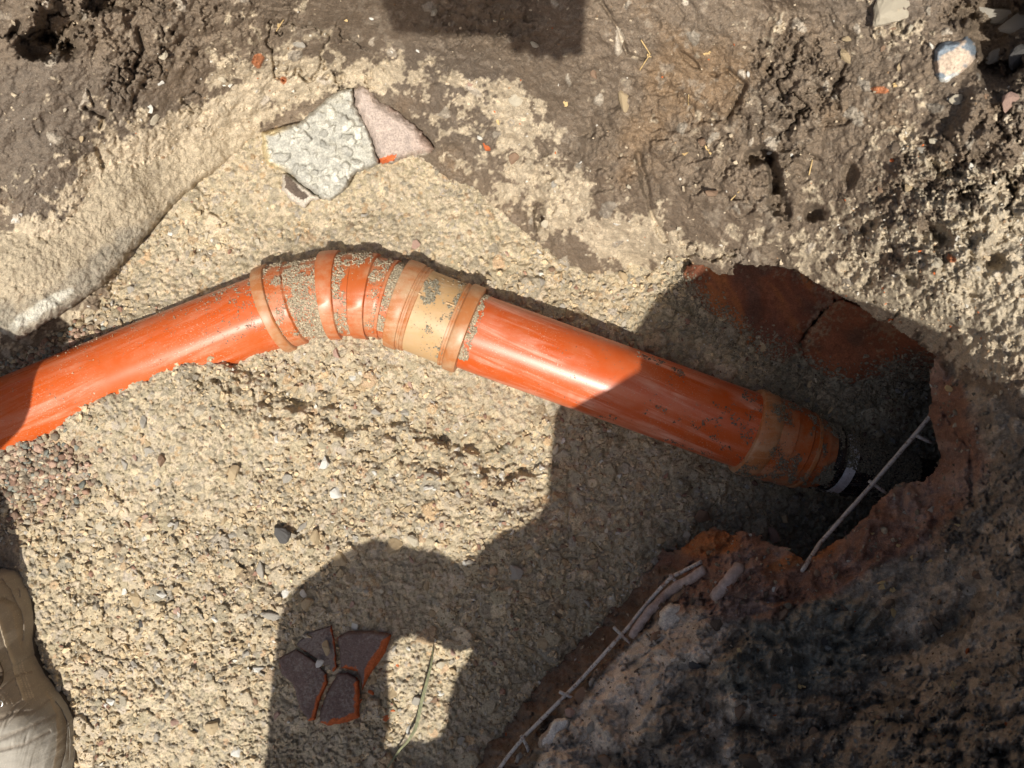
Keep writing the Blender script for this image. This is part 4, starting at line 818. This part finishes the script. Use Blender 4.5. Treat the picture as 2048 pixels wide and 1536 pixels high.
# clods lying on the banks
LMB = [(1400, 1150, 'wire end on the brick earth'), (1230, 1270, 'middle of the rusty wire'), (1110, 1465, 'white chunk'), (1345, 1235, 'whitish slab stone'), (1610, 1130, 'long bare wire foot'), (1782, 1220, 'largest dry flake'), (1605, 1370, 'flake below the dark clods'),
       (1755, 1442, 'flake on the lower earth'), (1908, 1372, 'upright flake in the lower right'), (1900, 1000, 'far right slab'), (1525, 315, 'dark hole'), (1910, 125, 'large bluish stone'), (1246, 198, 'orange tan clod'), (1000, 60, 'hand shadow'), (110, 80, 'top left hollow'),
       (312, 236, 'pale splinter on the crust'), (1300, 450, 'lower sandy slope'), (1990, 480, 'grey crust at right'), (1700, 600, 'overhanging lip'), (2000, 1480, 'bottom right corner'), (1450, 1480, 'bottom edge of the slab'), (560, 60, 'straw stalk at the top')]
rc = np.random.default_rng(31); cnt = 0; tb_ = []
while cnt < 85:
    if cnt < 55: u, v = rc.uniform(1150, 2040), rc.uniform(1120, 1530)
    else: u, v = rc.uniform(10, 2040), rc.uniform(10, 620)
    if hbank(u, v) < hfloor(u, v) + .03 or OVin(np.array([u]), np.array([v]))[0]: continue
    if dist_line(np.array([[u]]), np.array([[v]]), [(1410, 1130), (1290, 1210), (1150, 1370), (1000, 1560)])[0, 0] < 45: continue
    if 480 < u < 900 and 120 < v < 420: continue
    px = float(np.clip(np.exp(rc.normal(math.log(26 if cnt < 55 else 18), .35)), 12, 62))
    if any((u - a) ** 2 + (v - b) ** 2 < ((px + c) * .5) ** 2 for a, b, c in tb_): continue
    c = (['brown', 'dark grey', 'dark earth', 'dark earth', 'brown', 'grey'] if cnt < 55 else ['dark earth', 'dark earth', 'brown', 'tan', 'pale'])[int(rc.integers(0, 6 if cnt < 55 else 5))]
    size = 'large' if px > 36 else ('middling' if px > 22 else 'little'); lm = sorted(LMB, key=lambda q: math.hypot(q[0] - u, q[1] - v)); a_ = lm[0]; dx_, dy_ = u - a_[0], v - a_[1]
    lb = f"{size} {c} clod {'close' if math.hypot(dx_, dy_) < 70 else 'well'} {('right of' if dx_ > 0 else 'left of') if abs(dx_) > abs(dy_) else ('below' if dy_ > 0 else 'above')} the {a_[2]}"
    if lb in used_lb or len(lb.split()) > 16: continue
    used_lb.add(lb); tb_.append((u, v, px)); stone(u, v, px, c, lb, hi=True, k=int(rc.integers(0, 8)), asp=float(rc.uniform(.6, 1)), group='soil clods and stones on the banks', cat='clod', name='soil_clod', sink=.5, tilt=.5); cnt += 1

# ------------------------------------------------------------------ broken brick
def q4(l): return [(500 + a / 2.866, 1000 + b / 2.866) for a, b in l]
def shard(poly, label, z0, thick, bevel, seed, dust=.3):
    def cf(u, v, x, y, s, i):
        topc = np.array([.185, .135, .12]) * (1 + .3 * fbm(x * 30, y * 30, seed, 4)[..., None])
        du = smooth(.0, .6, fbm(x * 420, y * 420, seed + 1, 2) + fbm(x * 45, y * 45, seed + 4, 4) * .8 + dust - .3)[..., None] * .38; topc = topc * (1 - du) + np.array([.36, .33, .29]) * du
        gy_, gx_ = np.gradient(s); nn_ = np.sqrt(gx_ ** 2 + gy_ ** 2) + 1e-6; face = np.clip(-(gx_ * .75 + gy_ * .66) / nn_, 0, 1)
        be = bevel * (.15 + 2.2 * face); e = np.clip((be - s - fbm(x * 120, y * 120, seed + 2, 3) * 3) / 2, 0, 1)[..., None]
        return topc * (1 - e) + np.array([.48, .125, .045]) * (1 + .2 * fbm(x * 200, y * 200, seed + 3, 3)[..., None]) * e
    o = lump('brick_shard', poly, z0, thick, bevel * 1.15, M['brick'], cf, step=1.6, ragged=1.5, rough=.0007, wobble=.0015, skirt=.03, seed=seed)
    return tag(o, label, 'brick shard', 'pieces of one broken brick in the shadow')
gz = lambda a=0., b=0., c=0.: (lambda u, v: .014 + a + b * (u - 660) + c * (v - 1350))
shard(q4([(158, 905), (265, 848), (372, 918), (442, 992), (450, 1045), (400, 1160), (375, 1265), (330, 1268), (322, 1245), (288, 1200), (253, 1090), (235, 1050), (175, 1000)]), 'left purple grey brick shard, the longest of the broken brick', gz(0, -.00002), .022, 4.5, 131)
shard(q4([(250, 832), (330, 760), (470, 712), (488, 800), (503, 960), (480, 995), (440, 975), (380, 915), (265, 842)]), 'sand strewn brick shard at the top left with two small stones on it', gz(-.004), .022, 3.5, 144, .75)
shard(q4([(497, 790), (560, 748), (690, 745), (815, 768), (775, 880), (700, 985), (640, 1100), (632, 1030), (612, 985), (520, 968), (508, 860)]), 'top right brick shard with a broad orange broken side', gz(.002, .00001), .024, 8.0, 157)
shard(q4([(505, 985), (560, 985), (610, 1010), (628, 1035), (632, 1130), (628, 1245), (560, 1275), (450, 1297), (398, 1275), (400, 1210), (450, 1080)]), 'lowest brick shard with orange rim and whitish speckled top', gz(.003, 0, .00002), .024, 7.0, 170, .5)
stone(651, 1295, 30, 'tan', 'tan stone lying on top of the sandy brick shard', z=.040, asp=.8, k=1); stone(640, 1326, 18, 'white', 'white pebble lying over the crack of the broken brick', z=.040, asp=1.1, k=2)
for i, (u, v, px) in enumerate([(742, 1385, 13), (730, 1345, 10), (786, 1423, 10), (772, 1435, 13), (795, 1330, 9), (722, 1402, 8)]):
    stone(u, v, px, 'orange', ['orange brick crumb right of the lowest shard', 'orange brick crumb touching the broken side', 'upper of two orange crumbs in the half lit patch', 'lower of two orange crumbs in the half lit patch', 'faint orange crumb in the lit patch', 'tiny orange crumb under the broken side'][i], hi=False, k=i, cat='brick crumb', name='brick_crumb')

# ------------------------------------------------------------------ wires
def wire(name, pts, rad, label, stubs, cat='wire', mat='wire', jitter=.00018, parentcat=True):
    root = empty(name, W(*pts[0])); tag(root, label, cat)
    def tube(nm, pp, rr):
        P = [W(*q) for q in pp]; out = []; R = []
        for a, b in zip(P[:-1], P[1:]):
            n_ = max(3, int((b - a).length / .006))
            for i in range(n_): out.append(a.lerp(b, i / n_) + Vector((random.uniform(-1, 1), random.uniform(-1, 1), random.uniform(-1, 1))) * jitter); R.append(rr * random.uniform(.95, 1.05))
        out.append(P[-1]); R.append(rr * .8); o = sweep(nm, out, R, M[mat], root, seg=10)
        o.modifiers.clear(); return o
    tube('rod', pts, rad)
    for st_ in stubs: tube('cross_wire', st_, rad * .85)
    return root
wire('wire_mesh_strip', [(1900, 783, .20), (1836, 862, .193), (1745, 968, .188), (1640, 1086, .20), (1604, 1142, hbank(1604, 1142) + .004)], .0026,
     'long pale wire crossing the dark hole by the black sleeve', [[(1834, 872, .196), (1864, 886, .196)], [(1738, 962, .186), (1772, 986, .186)]], 'wire')
def q5(l, dz): return [(960 + a / 2.866, 1000 + b / 2.866, dz) for a, b in l]
def onb(l, lift): return [(a, b, max(hbank(a, b), hfloor(a, b)) + lift) for a, b, _ in q5(l, 0)]
r2 = [(1270, 355), (1180, 400), (1100, 440), (1040, 500), (960, 590), (900, 665), (840, 740), (700, 895), (560, 1050), (480, 1130), (370, 1240), (260, 1350), (160, 1470), (90, 1570)]
hs_ = [max(hbank(a, b), hfloor(a, b)) for a, b, _ in q5(r2, 0)]; hs_ = np.convolve(np.pad(hs_, 2, 'edge'), np.ones(5) / 5, 'valid')
rp = [(a, b, float(h) + .022) for (a, b, _), h in zip(q5(r2, 0), hs_)]
wh_ = lambda k, dz=.006: rp[k][2] + dz
wire('wire_mesh_strip', rp, .0027, 'rusty pale wire with short cross stubs along the earthen wall', [
    [(960 + 1088 / 2.866, 1000 + 425 / 2.866, wh_(2)), (960 + 1190 / 2.866, 1000 + 545 / 2.866, wh_(2))], [(960 + 765 / 2.866, 1000 + 728 / 2.866, wh_(6)), (960 + 860 / 2.866, 1000 + 820 / 2.866, wh_(6))],
    [(960 + 455 / 2.866, 1000 + 1098 / 2.866, wh_(9)), (960 + 605 / 2.866, 1000 + 1172 / 2.866, wh_(9))], [(960 + 235 / 2.866, 1000 + 1350 / 2.866, wh_(11)), (960 + 265 / 2.866, 1000 + 1400 / 2.866, wh_(11)), (960 + 292 / 2.866, 1000 + 1470 / 2.866, wh_(11, 0))]], 'wire')
wire('mortared_bar', onb([(1290, 400), (1210, 450), (1140, 490), (1060, 545), (990, 620), (930, 695), (870, 785)], .010), .0062, 'thicker mortar coated bar beside the rusty wire', [], 'bar', mat='mortar', jitter=.0008)
wire('mortared_bar', onb([(1490, 380), (1420, 470), (1340, 560)], .004), .0075, 'short mortar coated bar on the pinkish brick earth', [], 'bar', mat='mortar', jitter=.0008)

# ------------------------------------------------------------------ grass blade and dry flakes
gb = [(1050, 830, .022), (1045, 900, .032), (1035, 960, .036), (1010, 1060, .038), (985, 1150, .036), (960, 1270, .034), (945, 1320, .032), (900, 1390, .03), (860, 1430, .028), (780, 1545, .026)]
P = [W(500 + a / 2.866, 1000 + b / 2.866, h) for a, b, h in gb]; wd = [.0004, .0012, .0016, .0022, .0024, .0024, .0022, .0018, .0015, .0012]
co = []; F = []
for i, p_ in enumerate(P):
    t_ = (P[min(i + 1, len(P) - 1)] - P[max(i - 1, 0)]).normalized(); a = t_.cross(Vector((0, 0, 1))).normalized()
    co += [p_ - a * wd[i], p_ - Vector((0, 0, .0008)), p_ + a * wd[i], p_ + Vector((0, 0, .0004))]
for i in range(len(P) - 1):
    for k in range(4): F.append((i * 4 + k, i * 4 + (k + 1) % 4, (i + 1) * 4 + (k + 1) % 4, (i + 1) * 4 + k))
me = bpy.data.meshes.new('grass_blade'); me.from_pydata([tuple(c) for c in co], [], F); me.materials.append(M['grass'])
o = bpy.data.objects.new('grass_blade', me); COL.objects.link(o); tag(o, 'wilted grass blade curving across the shaded gravel beside the broken brick', 'grass blade')
def flake_mesh(seed):
    r_ = random.Random(seed); bm = bmesh.new()
    for L in range(r_.choice((2, 3, 3))):
        n_ = 9; ring = []; cx, cy = r_.uniform(-.5, .5), r_.uniform(-.4, .4); a0 = r_.uniform(0, 6.28); el = r_.uniform(.25, .6)
        for k in range(n_):
            a = 2 * math.pi * k / n_; rr = r_.uniform(.35, .7); x, y = rr * math.cos(a), rr * el * math.sin(a)
            ring.append((cx + x * math.cos(a0) - y * math.sin(a0), cy + x * math.sin(a0) + y * math.cos(a0)))
        tp = [bm.verts.new((x, y, .12 + r_.uniform(0, .15))) for x, y in ring]; bt = [bm.verts.new((x, y, -.1)) for x, y in ring]
        bm.faces.new(tp); bm.faces.new(bt[::-1])
        for k in range(n_): bm.faces.new((tp[k], bt[k], bt[(k + 1) % n_], tp[(k + 1) % n_]))
    me = bpy.data.meshes.new('dry_flake'); bm.to_mesh(me); bm.free(); me.materials.append(M['straw']); return me
FM = [flake_mesh(k) for k in range(7)]
flakes = [(1414, 108, 28, 'on the upper clay near the top edge'), (1300, 112, 16, 'with a thin stem on the upper ochre clay'), (997, 240, 20, 'on the crumbly patch of the slope'), (1130, 203, 20, 'above the round pebble in the crack'), (1413, 300, 26, 'left of the dark hole'),
 (1368, 310, 20, 'on the smooth clay left of the dark hole'), (1790, 170, 18, 'by the crease below the big bluish stone'), (1500, 330, 14, 'hanging inside the dark hole'), (1905, 778, 34, 'on the red wall by the upper wire end'), (1745, 1065, 34, 'on the rim right of the long wire end'),
 (1800, 1092, 16, 'on the pinkish slab above the clods'), (1825, 1117, 14, 'small one below the pinkish slab'), (1862, 1119, 18, 'on the dark slab right of the clods'), (1765, 1170, 36, 'on the slab beside the dark clods'), (1785, 1184, 26, 'just below the long flake'),
 (1782, 1220, 46, 'the largest, on the dark slab'), (1766, 1250, 26, 'below the largest flake'), (1480, 1304, 18, 'on the mortar slab in shade'), (1605, 1370, 22, 'below the dark clods'), (1755, 1442, 24, 'on the lower earth at the bottom'), (1908, 1372, 26, 'upright in the lower right earth'),
 (1962, 1360, 22, 'far right in the lower earth'), (1862, 1458, 14, 'tiny one near the bottom right'), (1915, 1048, 18, 'on the far right slab'), (690, 40, 12, 'left of the hand shadow on dark clay'), (875, 62, 18, 'inside the hand shadow'), (1005, 38, 18, 'pale one inside the hand shadow'), (560, 48, 20, 'on the dark clay at the top')]
for i, (u, v, px, wtxt) in enumerate(flakes):
    o = bpy.data.objects.new('dry_flake', FM[i % 7]); COL.objects.link(o); g = hbank(u, v); s_ = px * .5 * S * (1 - g / H); o.location = W(u, v, g + .0012); o.scale = (s_, s_, max(s_ * .25, .001) * 1.6)
    o.rotation_euler = (random.uniform(-.3, .3), random.uniform(-.3, .3), random.uniform(0, 6.28)); tag(o, 'yellow dry plant flake ' + wtxt, 'plant flake', 'dry plant flakes on the clay')
for (pp, lb) in (([(1625, 320), (1618, 350)], 'short straw stalk on the clay right of the dark hole'), ([(1282, 80), (1300, 108), (1280, 140)], 'thin bent straw stalk on the upper clay'), ([(1478, 383), (1462, 400)], 'straw stalk below the dark hole'), ([(1377, 190), (1377, 210)], 'tiny straw stalk on ochre clay'), ([(567, 40), (553, 62)], 'tan straw stalk at the top left clay')):
    P = [W(a, b, hbank(a, b) + .003) for a, b in pp]; o = sweep('straw_stalk', P, [.0007] * len(P), M['straw'], seg=6); tag(o, lb, 'straw')

# ------------------------------------------------------------------ people
def body_mesh(name, chains, mat, parent, voxel=.011, label=None):
    bm = bmesh.new()
    for ch in chains:
        for (p0, r0), (p1, r1) in zip(ch[:-1], ch[1:]):
            p0, p1 = Vector(p0), Vector(p1); n_ = max(2, int((p1 - p0).length / (min(r0, r1) * .35)))
            for i in range(n_ + 1):
                f = i / n_; mtx = Matrix.Translation(p0.lerp(p1, f)) @ Matrix.Diagonal((1, 1, 1, 1)); bmesh.ops.create_icosphere(bm, subdivisions=2, radius=r0 + (r1 - r0) * f, matrix=mtx)
        if len(ch) == 1: bmesh.ops.create_icosphere(bm, subdivisions=3, radius=ch[0][1], matrix=Matrix.Translation(ch[0][0]))
    me = bpy.data.meshes.new(name); bm.to_mesh(me); bm.free(); o = bpy.data.objects.new(name, me); COL.objects.link(o)
    rm = o.modifiers.new('remesh', 'REMESH'); rm.mode = 'VOXEL'; rm.voxel_size = voxel; rm.use_smooth_shade = True
    sm_ = o.modifiers.new('smooth', 'SMOOTH'); sm_.iterations = 4; sm_.factor = .5
    me.materials.append(mat)
    dg = bpy.context.evaluated_depsgraph_get(); m2 = bpy.data.meshes.new_from_object(o.evaluated_get(dg)); o.modifiers.clear(); o.data = m2; m2.name = name
    if not m2.materials: m2.materials.append(mat)
    if parent: adopt(o, parent)
    if label: o['label'] = label
    return o
sp = shadow_pt
# unseen worker at the trench's lower edge; body chains shaped to cast the large shadow
pw = empty('person', (.35, -1.15, .0)); tag(pw, 'unseen worker in grey jacket over the trench, shaped to cast the large shadow', 'person')
back = [(sp(1440, 735, .86), .142), (sp(1500, 800, .86), .165), (sp(1480, 1000, .86), .19), (sp(1450, 1250, .84), .19), (sp(1430, 1500, .78), .19)]
sh = [(sp(1295, 885, .86), .145), (sp(1480, 900, .86), .16)]
fl_ = [(sp(1290, 905, .86), .145), (sp(1270, 1150, .84), .145), (sp(1170, 1340, .80), .155), (sp(1115, 1450, .78), .170), (sp(1130, 1750, .74), .16)]
shade_link = [(sp(600, 1600, .66), .085), (sp(860, 1590, .70), .085), (sp(1130, 1640, .74), .13)]  # added link under the arm, closes the lit gap in the cast shadow
arm = [(sp(1280, 1150, .84), .10), (sp(1150, 1150, .80), .085), (sp(1040, 1145, .76), .072), (sp(940, 1215, .74), .052), (sp(850, 1170, .72), .058), (sp(745, 1155, .70), .066), (sp(672, 1240, .68), .082), (sp(668, 1400, .66), .092), (sp(640, 1560, .64), .08), (sp(700, 1780, .66), .085), (sp(1000, 1900, .70), .09)]
hip = [(sp(1430, 1500, .78), .19), (sp(1350, 1800, .70), .19), (sp(1000, 1900, .70), .12)]
body_mesh('jacket', [back, sh, fl_, arm, shade_link, hip, [(sp(1500, 598, .88), .106), (sp(1560, 640, .86), .11), (sp(1700, 700, .86), .12), (sp(1700, 1100, .84), .16), (sp(1650, 1400, .8), .16)]], M['jacket'], pw, .014)
hd = sp(1590, 590, .92); body_mesh('head', [[(hd, .095), (hd + Vector((.02, .02, -.06)), .075)], [(hd + Vector((0, -.06, -.06)), .055), (sp(1520, 780, .86), .07)]], M['skin'], pw, .009)
body_mesh('knitted_hat', [[(hd + Vector((0, -.005, .03)), .098), (hd + Vector((0, -.02, .05)), .09)]], M['jeans'], pw, .010)
hp = sp(1350, 1800, .70)
for s_ in (-.16, .16): body_mesh('trouser_leg', [[(hp + Vector((s_ * .6, 0, 0)), .12), (Vector((hp.x + s_, hp.y + .10, .45)), .085), (Vector((hp.x + s_, hp.y - .12, .06)), .06)]], M['jeans'], pw, .014)
# worker on the left whose boot is in the picture
pl = empty('person', (-.78, -.42, 0)); tag(pl, 'worker crouching at the left whose scuffed brown leather boot shows', 'person')
ank = Vector((-.752, -.33, .10)); kn = Vector((-.740, -.235, .55)); hipL = Vector((-1.16, -.12, .58))
shin = [(ank, .062), (Vector((-.800, -.28, .34)), .062), (kn, .088)]
body_mesh('trousers', [[(ank + Vector((0, 0, .03)), .063), (Vector((-.782, -.29, .34)), .066), (Vector((-.79, -.26, .45)), .07), (kn, .088), (kn.lerp(hipL, .5), .085), (hipL, .15)], [(hipL, .15), (hipL + Vector((0, .12, .03)), .14), (Vector((-.9, .30, .5)), .08), (Vector((-1.05, .1, .12)), .06)]], M['jeans'], pl, .013)
body_mesh('jacket', [[(hipL, .15), (Vector((-1.18, -.25, .9)), .17), (Vector((-1.15, -.35, 1.05)), .12)], [(Vector((-1.10, -.3, 1.0)), .08), (Vector((-1.0, -.42, .78)), .055), (Vector((-.98, -.3, .62)), .04)]], M['jacket'], pl, .014)
body_mesh('head', [[(Vector((-1.12, -.46, 1.22)), .09), (Vector((-1.12, -.5, 1.16)), .07)], [(Vector((-1.14, -.40, 1.12)), .055)]], M['skin'], pl, .010)
# boot: lofted from heel (top of the picture) to toe (bottom)
secs = [  # v px, centre u px, half width px (right side), top height m
 (1134, 5, 6, .05), (1140, 2, 30, .085), (1155, -2, 46, .125), (1180, -6, 58, .155), (1210, -10, 67, .165), (1245, -12, 72, .16), (1280, -12, 70, .15), (1315, -8, 71, .140), (1350, 2, 79, .128), (1385, 18, 90, .116),
 (1415, 34, 96, .106), (1445, 44, 97, .098), (1480, 50, 94, .092), (1520, 54, 88, .088), (1560, 54, 80, .084), (1600, 52, 68, .078), (1630, 48, 52, .066), (1650, 44, 30, .05), (1658, 42, 6, .03)]
A = np.array(secs, float); nsec = 260; vv_ = np.linspace(1134, 1658, 380)
cu, hw, ht = (np.interp(vv_, A[:, 0], A[:, k])[:, None] for k in (1, 2, 3)); th = np.linspace(0, math.pi, nsec)[None]
c_, s_ = np.cos(th), np.sin(th); VV = vv_[:, None] + 0 * th
UU = cu + hw * np.sign(c_) * np.abs(c_) ** .8; ZZ = .012 + (ht - .012) * s_ ** .85; side = np.clip(c_, 0, 1)
fo_ = fbm(UU / 13 + VV / 60, VV / 150, 3, 4); fv_ = fbm(UU / 90, VV / 15 + UU / 40, 4, 4); fh_ = np.abs(fbm(UU / 22 + VV / 90, VV / 110, 6, 3))
dq = fo_ * .0042 * side * np.where(VV < 1520, 1, .3) + fv_ * .0016 * np.exp(-((VV - 1470) / 50) ** 2) - np.exp(-(fh_ / .05) ** 2) * .003 * side * (VV < 1450) + fbm(UU / 45, VV / 45, 8, 3) * .0022
KB = 1 - .03 / H
dq = dq * (1 - .75 * np.clip((np.abs(c_) - .85) / .15, 0, 1)); BX = (UU - 1024) * S * KB + dq * c_; BY = (768 - VV) * S * KB; BZ = ZZ + dq * s_ + .010
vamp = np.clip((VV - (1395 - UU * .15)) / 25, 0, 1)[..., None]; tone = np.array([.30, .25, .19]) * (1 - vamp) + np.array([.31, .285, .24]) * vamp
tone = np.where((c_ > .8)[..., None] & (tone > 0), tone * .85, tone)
PU = 1024 + BX / (S * (1 - BZ / H)); PV = 768 - BY / (S * (1 - BZ / H)); topside = s_ > .12
def line_on(pts, wd, dz, colr=None, f=1.0, dash=0):
    global tone
    g = np.exp(-((dist_line(PU, PV, pts) + fbm(PU / 9, PV / 9, 5, 3) * 1.2) / wd) ** 2) * topside
    if dash: g = g * (np.sin(PV * dash) > -.2)
    BZ[...] = BZ + dz * 1.7 * g
    f = min(1.0, f * 1.35)
    if colr is not None: tone = tone * (1 - (g * f)[..., None]) + np.array(colr) * (g * f)[..., None]
seamA = [(-4, 1215), (2, 1235), (12, 1265), (22, 1300), (30, 1320), (36, 1350), (44, 1372), (52, 1395)]
seamB = [(-4, 1198), (18, 1208), (30, 1222), (36, 1250), (42, 1280), (56, 1320), (78, 1355), (100, 1390), (114, 1420), (120, 1460), (118, 1500), (108, 1545)]
BZ = BZ + .0030 * smooth(4, -4, (PU - np.interp(PV, [q[1] for q in seamB], [q[0] for q in seamB]))) * topside      # inner panel stands proud of the side
line_on(seamA, 3.2, .0026, (.44, .36, .25), .8); line_on(seamB, 3.0, .0012, (.30, .23, .15), .5)
line_on([(p[0] + 7, p[1]) for p in seamB], 3.5, -.0030, (.13, .095, .06), .6)
for pts, wd, dz in (([(0, 1160), (16, 1180), (28, 1205), (32, 1218)], 3, -.003), ([(36, 1180), (46, 1205), (48, 1240), (44, 1268), (48, 1290)], 3.5, -.0035), ([(52, 1200), (57, 1240), (54, 1280)], 3, -.003),
                    ([(62, 1330), (90, 1368), (120, 1402), (132, 1440)], 3, -.0028), ([(126, 1430), (130, 1460), (128, 1500), (118, 1535)], 3, -.0035), ([(137, 1450), (139, 1480), (134, 1520)], 2.5, -.003),
                    ([(36, 1350), (52, 1346), (72, 1342)], 3, -.0025), ([(-6, 1440), (30, 1425), (70, 1422), (100, 1400)], 4, -.0018), ([(-6, 1480), (40, 1462), (85, 1440), (112, 1430)], 5, -.0020), ([(0, 1500), (50, 1488), (100, 1462)], 4, -.0014)):
    line_on(pts, wd, dz, (.15, .11, .075), .35 if wd > 3.6 else .55)
for dx_ in (0, 6, 12): line_on([(34 + dx_, 1318), (40 + dx_, 1345), (50 + dx_, 1372), (58 + dx_, 1394)], 1.2, .0006, (.46, .38, .27), .8, 1.5)
line_on([(2, 1372), (14, 1385), (24, 1398), (32, 1410)], 1.2, .0006, (.46, .38, .27), .8, 1.5); line_on([(-2, 1380), (10, 1393), (20, 1406)], 1.2, .0006, (.46, .38, .27), .8, 1.5)
idx = np.arange(BX.size).reshape(BX.shape)
F = np.stack([idx[:-1, :-1].ravel(), idx[:-1, 1:].ravel(), idx[1:, 1:].ravel(), idx[1:, :-1].ravel()], -1)
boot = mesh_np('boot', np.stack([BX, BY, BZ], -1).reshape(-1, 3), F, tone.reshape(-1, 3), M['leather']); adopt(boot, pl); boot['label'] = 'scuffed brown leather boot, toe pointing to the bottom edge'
PU = 1024 + BX / (S * (1 - BZ / H)); PV = 768 - BY / (S * (1 - BZ / H))
def boot_pt(u, v, lift=.0016):
    m = np.argmin((PU - u) ** 2 + (PV - v) ** 2 - BZ * 30); i_, j_ = np.unravel_index(m, PU.shape)
    p_ = W(u, v, BZ[i_, j_]); p_.z += lift; return p_
def on_boot(name, pts, r_, mat, seg=8, n_=6):
    out = []
    for a, b in zip(pts[:-1], pts[1:]):
        for i in range(n_): out.append(boot_pt(a[0] + (b[0] - a[0]) * i / n_, a[1] + (b[1] - a[1]) * i / n_))
    out.append(boot_pt(*pts[-1])); o = sweep(name, out, [r_] * len(out), mat, seg=seg); o.modifiers.clear(); adopt(o, boot); return o
LM = simple('tan_leather_piping', (.27, .21, .145), .7, .3, 200, .3, .6); DM = simple('dark_leather_fold', (.07, .048, .03), .7, .3, 120)
TM = simple('stitch_thread', (.30, .24, .16), .8, .2, 300)
bm = bmesh.new(); rr_ = 12
for k in range(20):
    for j in range(rr_):
        a, b = 2 * math.pi * k / 20, 2 * math.pi * j / rr_; bm.verts.new(((.0042 + .0014 * math.cos(b)) * math.cos(a), (.0042 + .0014 * math.cos(b)) * math.sin(a), .0014 * math.sin(b)))
bm.verts.ensure_lookup_table()
for k in range(20):
    for j in range(rr_): bm.faces.new([bm.verts[x] for x in (k * rr_ + j, k * rr_ + (j + 1) % rr_, ((k + 1) % 20) * rr_ + (j + 1) % rr_, ((k + 1) % 20) * rr_ + j)])
me = bpy.data.meshes.new('eyelet'); bm.to_mesh(me); bm.free(); me.materials.append(M['metal']); o = bpy.data.objects.new('eyelet', me); COL.objects.link(o); o.location = boot_pt(1, 1406); adopt(o, boot)
on_boot('lace', [(-14, 1318), (-2, 1325), (5, 1342), (4, 1360), (-4, 1374), (-16, 1378)], .0026, DM)
# sole under the boot
co = []; F = []; n_ = 60
ring = []
for k in range(n_):
    v_ = 1136 + (1656 - 1136) * k / (n_ - 1); cu, hw = np.interp(v_, A[:, 0], A[:, 1]), np.interp(v_, A[:, 0], A[:, 2]) + 1
    ring.append((float(cu + hw), v_))
ring += [(2 * np.interp(v_, A[:, 0], A[:, 1]) - u_, v_) for u_, v_ in ring[::-1]]
for z_ in (-.03, .022): co += [((u_ - 1024) * S * KB, (768 - v_) * S * KB, z_) for u_, v_ in ring]
m_ = len(ring); F = [tuple(range(m_))[::-1], tuple(range(m_, 2 * m_))] + [(k, (k + 1) % m_, m_ + (k + 1) % m_, m_ + k) for k in range(m_)]
me = bpy.data.meshes.new('sole'); me.from_pydata(co, [], F); me.materials.append(M['sole']); o = bpy.data.objects.new('sole', me); COL.objects.link(o); adopt(o, boot)
# photographer standing beyond the top of the picture, holding the phone out; its shadow falls on the bank
ph = empty('phone', (-.05, -.01, H)); tag(ph, 'dark phone held flat over the trench', 'phone')
bm = bmesh.new(); bmesh.ops.create_cube(bm, size=1); 
for v_ in bm.verts: v_.co = Vector((-.072 + v_.co.x * .184, -.014 + v_.co.y * .078, H + .0075 + v_.co.z * .009))
bmesh.ops.bevel(bm, geom=bm.edges[:], offset=.003, segments=3, affect='EDGES')
me = bpy.data.meshes.new('phone_body'); bm.to_mesh(me); bm.free(); me.materials.append(M['phone']); o = bpy.data.objects.new('phone_body', me); COL.objects.link(o); adopt(o, ph)
pp = empty('person', (.10, 1.0, .45)); tag(pp, 'person standing above the trench holding out the phone', 'person')
hx, hz = .055, H + .012
hand = [[(Vector((.060, .02, hz + .01)), .024), (Vector((.065, .055, hz + .012)), .028), (Vector((.075, .11, hz + .02)), .025), (Vector((.10, .30, hz + .04)), .036)]]
for i, (x_, L) in enumerate(((-.018, .0), (.004, .006), (.026, .008), (.046, .002))):
    hand.append([(Vector((.055, .035 - i * .004, hz + .014)), .010), (Vector((x_, .000, hz + .014)), .009), (Vector((x_, -.054 - L * .3, hz + .004)), .0095), (Vector((x_ + .002, -.066 - L, hz - .004)), .0088)])
hand.append([(Vector((.062, .02, hz)), .013), (Vector((.045, -.005, hz - .006)), .0105)])
body_mesh('hand', hand, M['skin'], pp, .0035)
body_mesh('jacket', [[(Vector((.095, .26, hz + .04)), .044), (Vector((.17, .52, 1.22)), .055), (Vector((.14, .85, 1.62)), .075)], [(Vector((-.05, .98, 1.62)), .09), (Vector((.12, .98, 1.62)), .09)], [(Vector((.03, 1.0, 1.58)), .15), (Vector((.03, 1.05, 1.3)), .16), (Vector((.03, 1.08, 1.15)), .15)],
                     [(Vector((-.12, .98, 1.6)), .08), (Vector((-.2, .95, 1.32)), .055), (Vector((-.16, .78, 1.2)), .045)]], M['jacket'], pp, .015)
body_mesh('head', [[(Vector((.03, .90, 1.84)), .09), (Vector((.03, .85, 1.78)), .07)], [(Vector((.03, .96, 1.72)), .055)]], M['skin'], pp, .010)
body_mesh('hair', [[(Vector((.03, .925, 1.87)), .092)]], M['hair'], pp, .010)
body_mesh('trousers', [[(Vector((-.06, 1.08, 1.1)), .12), (Vector((-.07, 1.1, .8)), .08), (Vector((-.08, 1.12, .52)), .06)], [(Vector((.12, 1.08, 1.1)), .12), (Vector((.13, 1.1, .8)), .08), (Vector((.14, 1.12, .52)), .06)]], M['jeans'], pp, .014)
print('scene built')
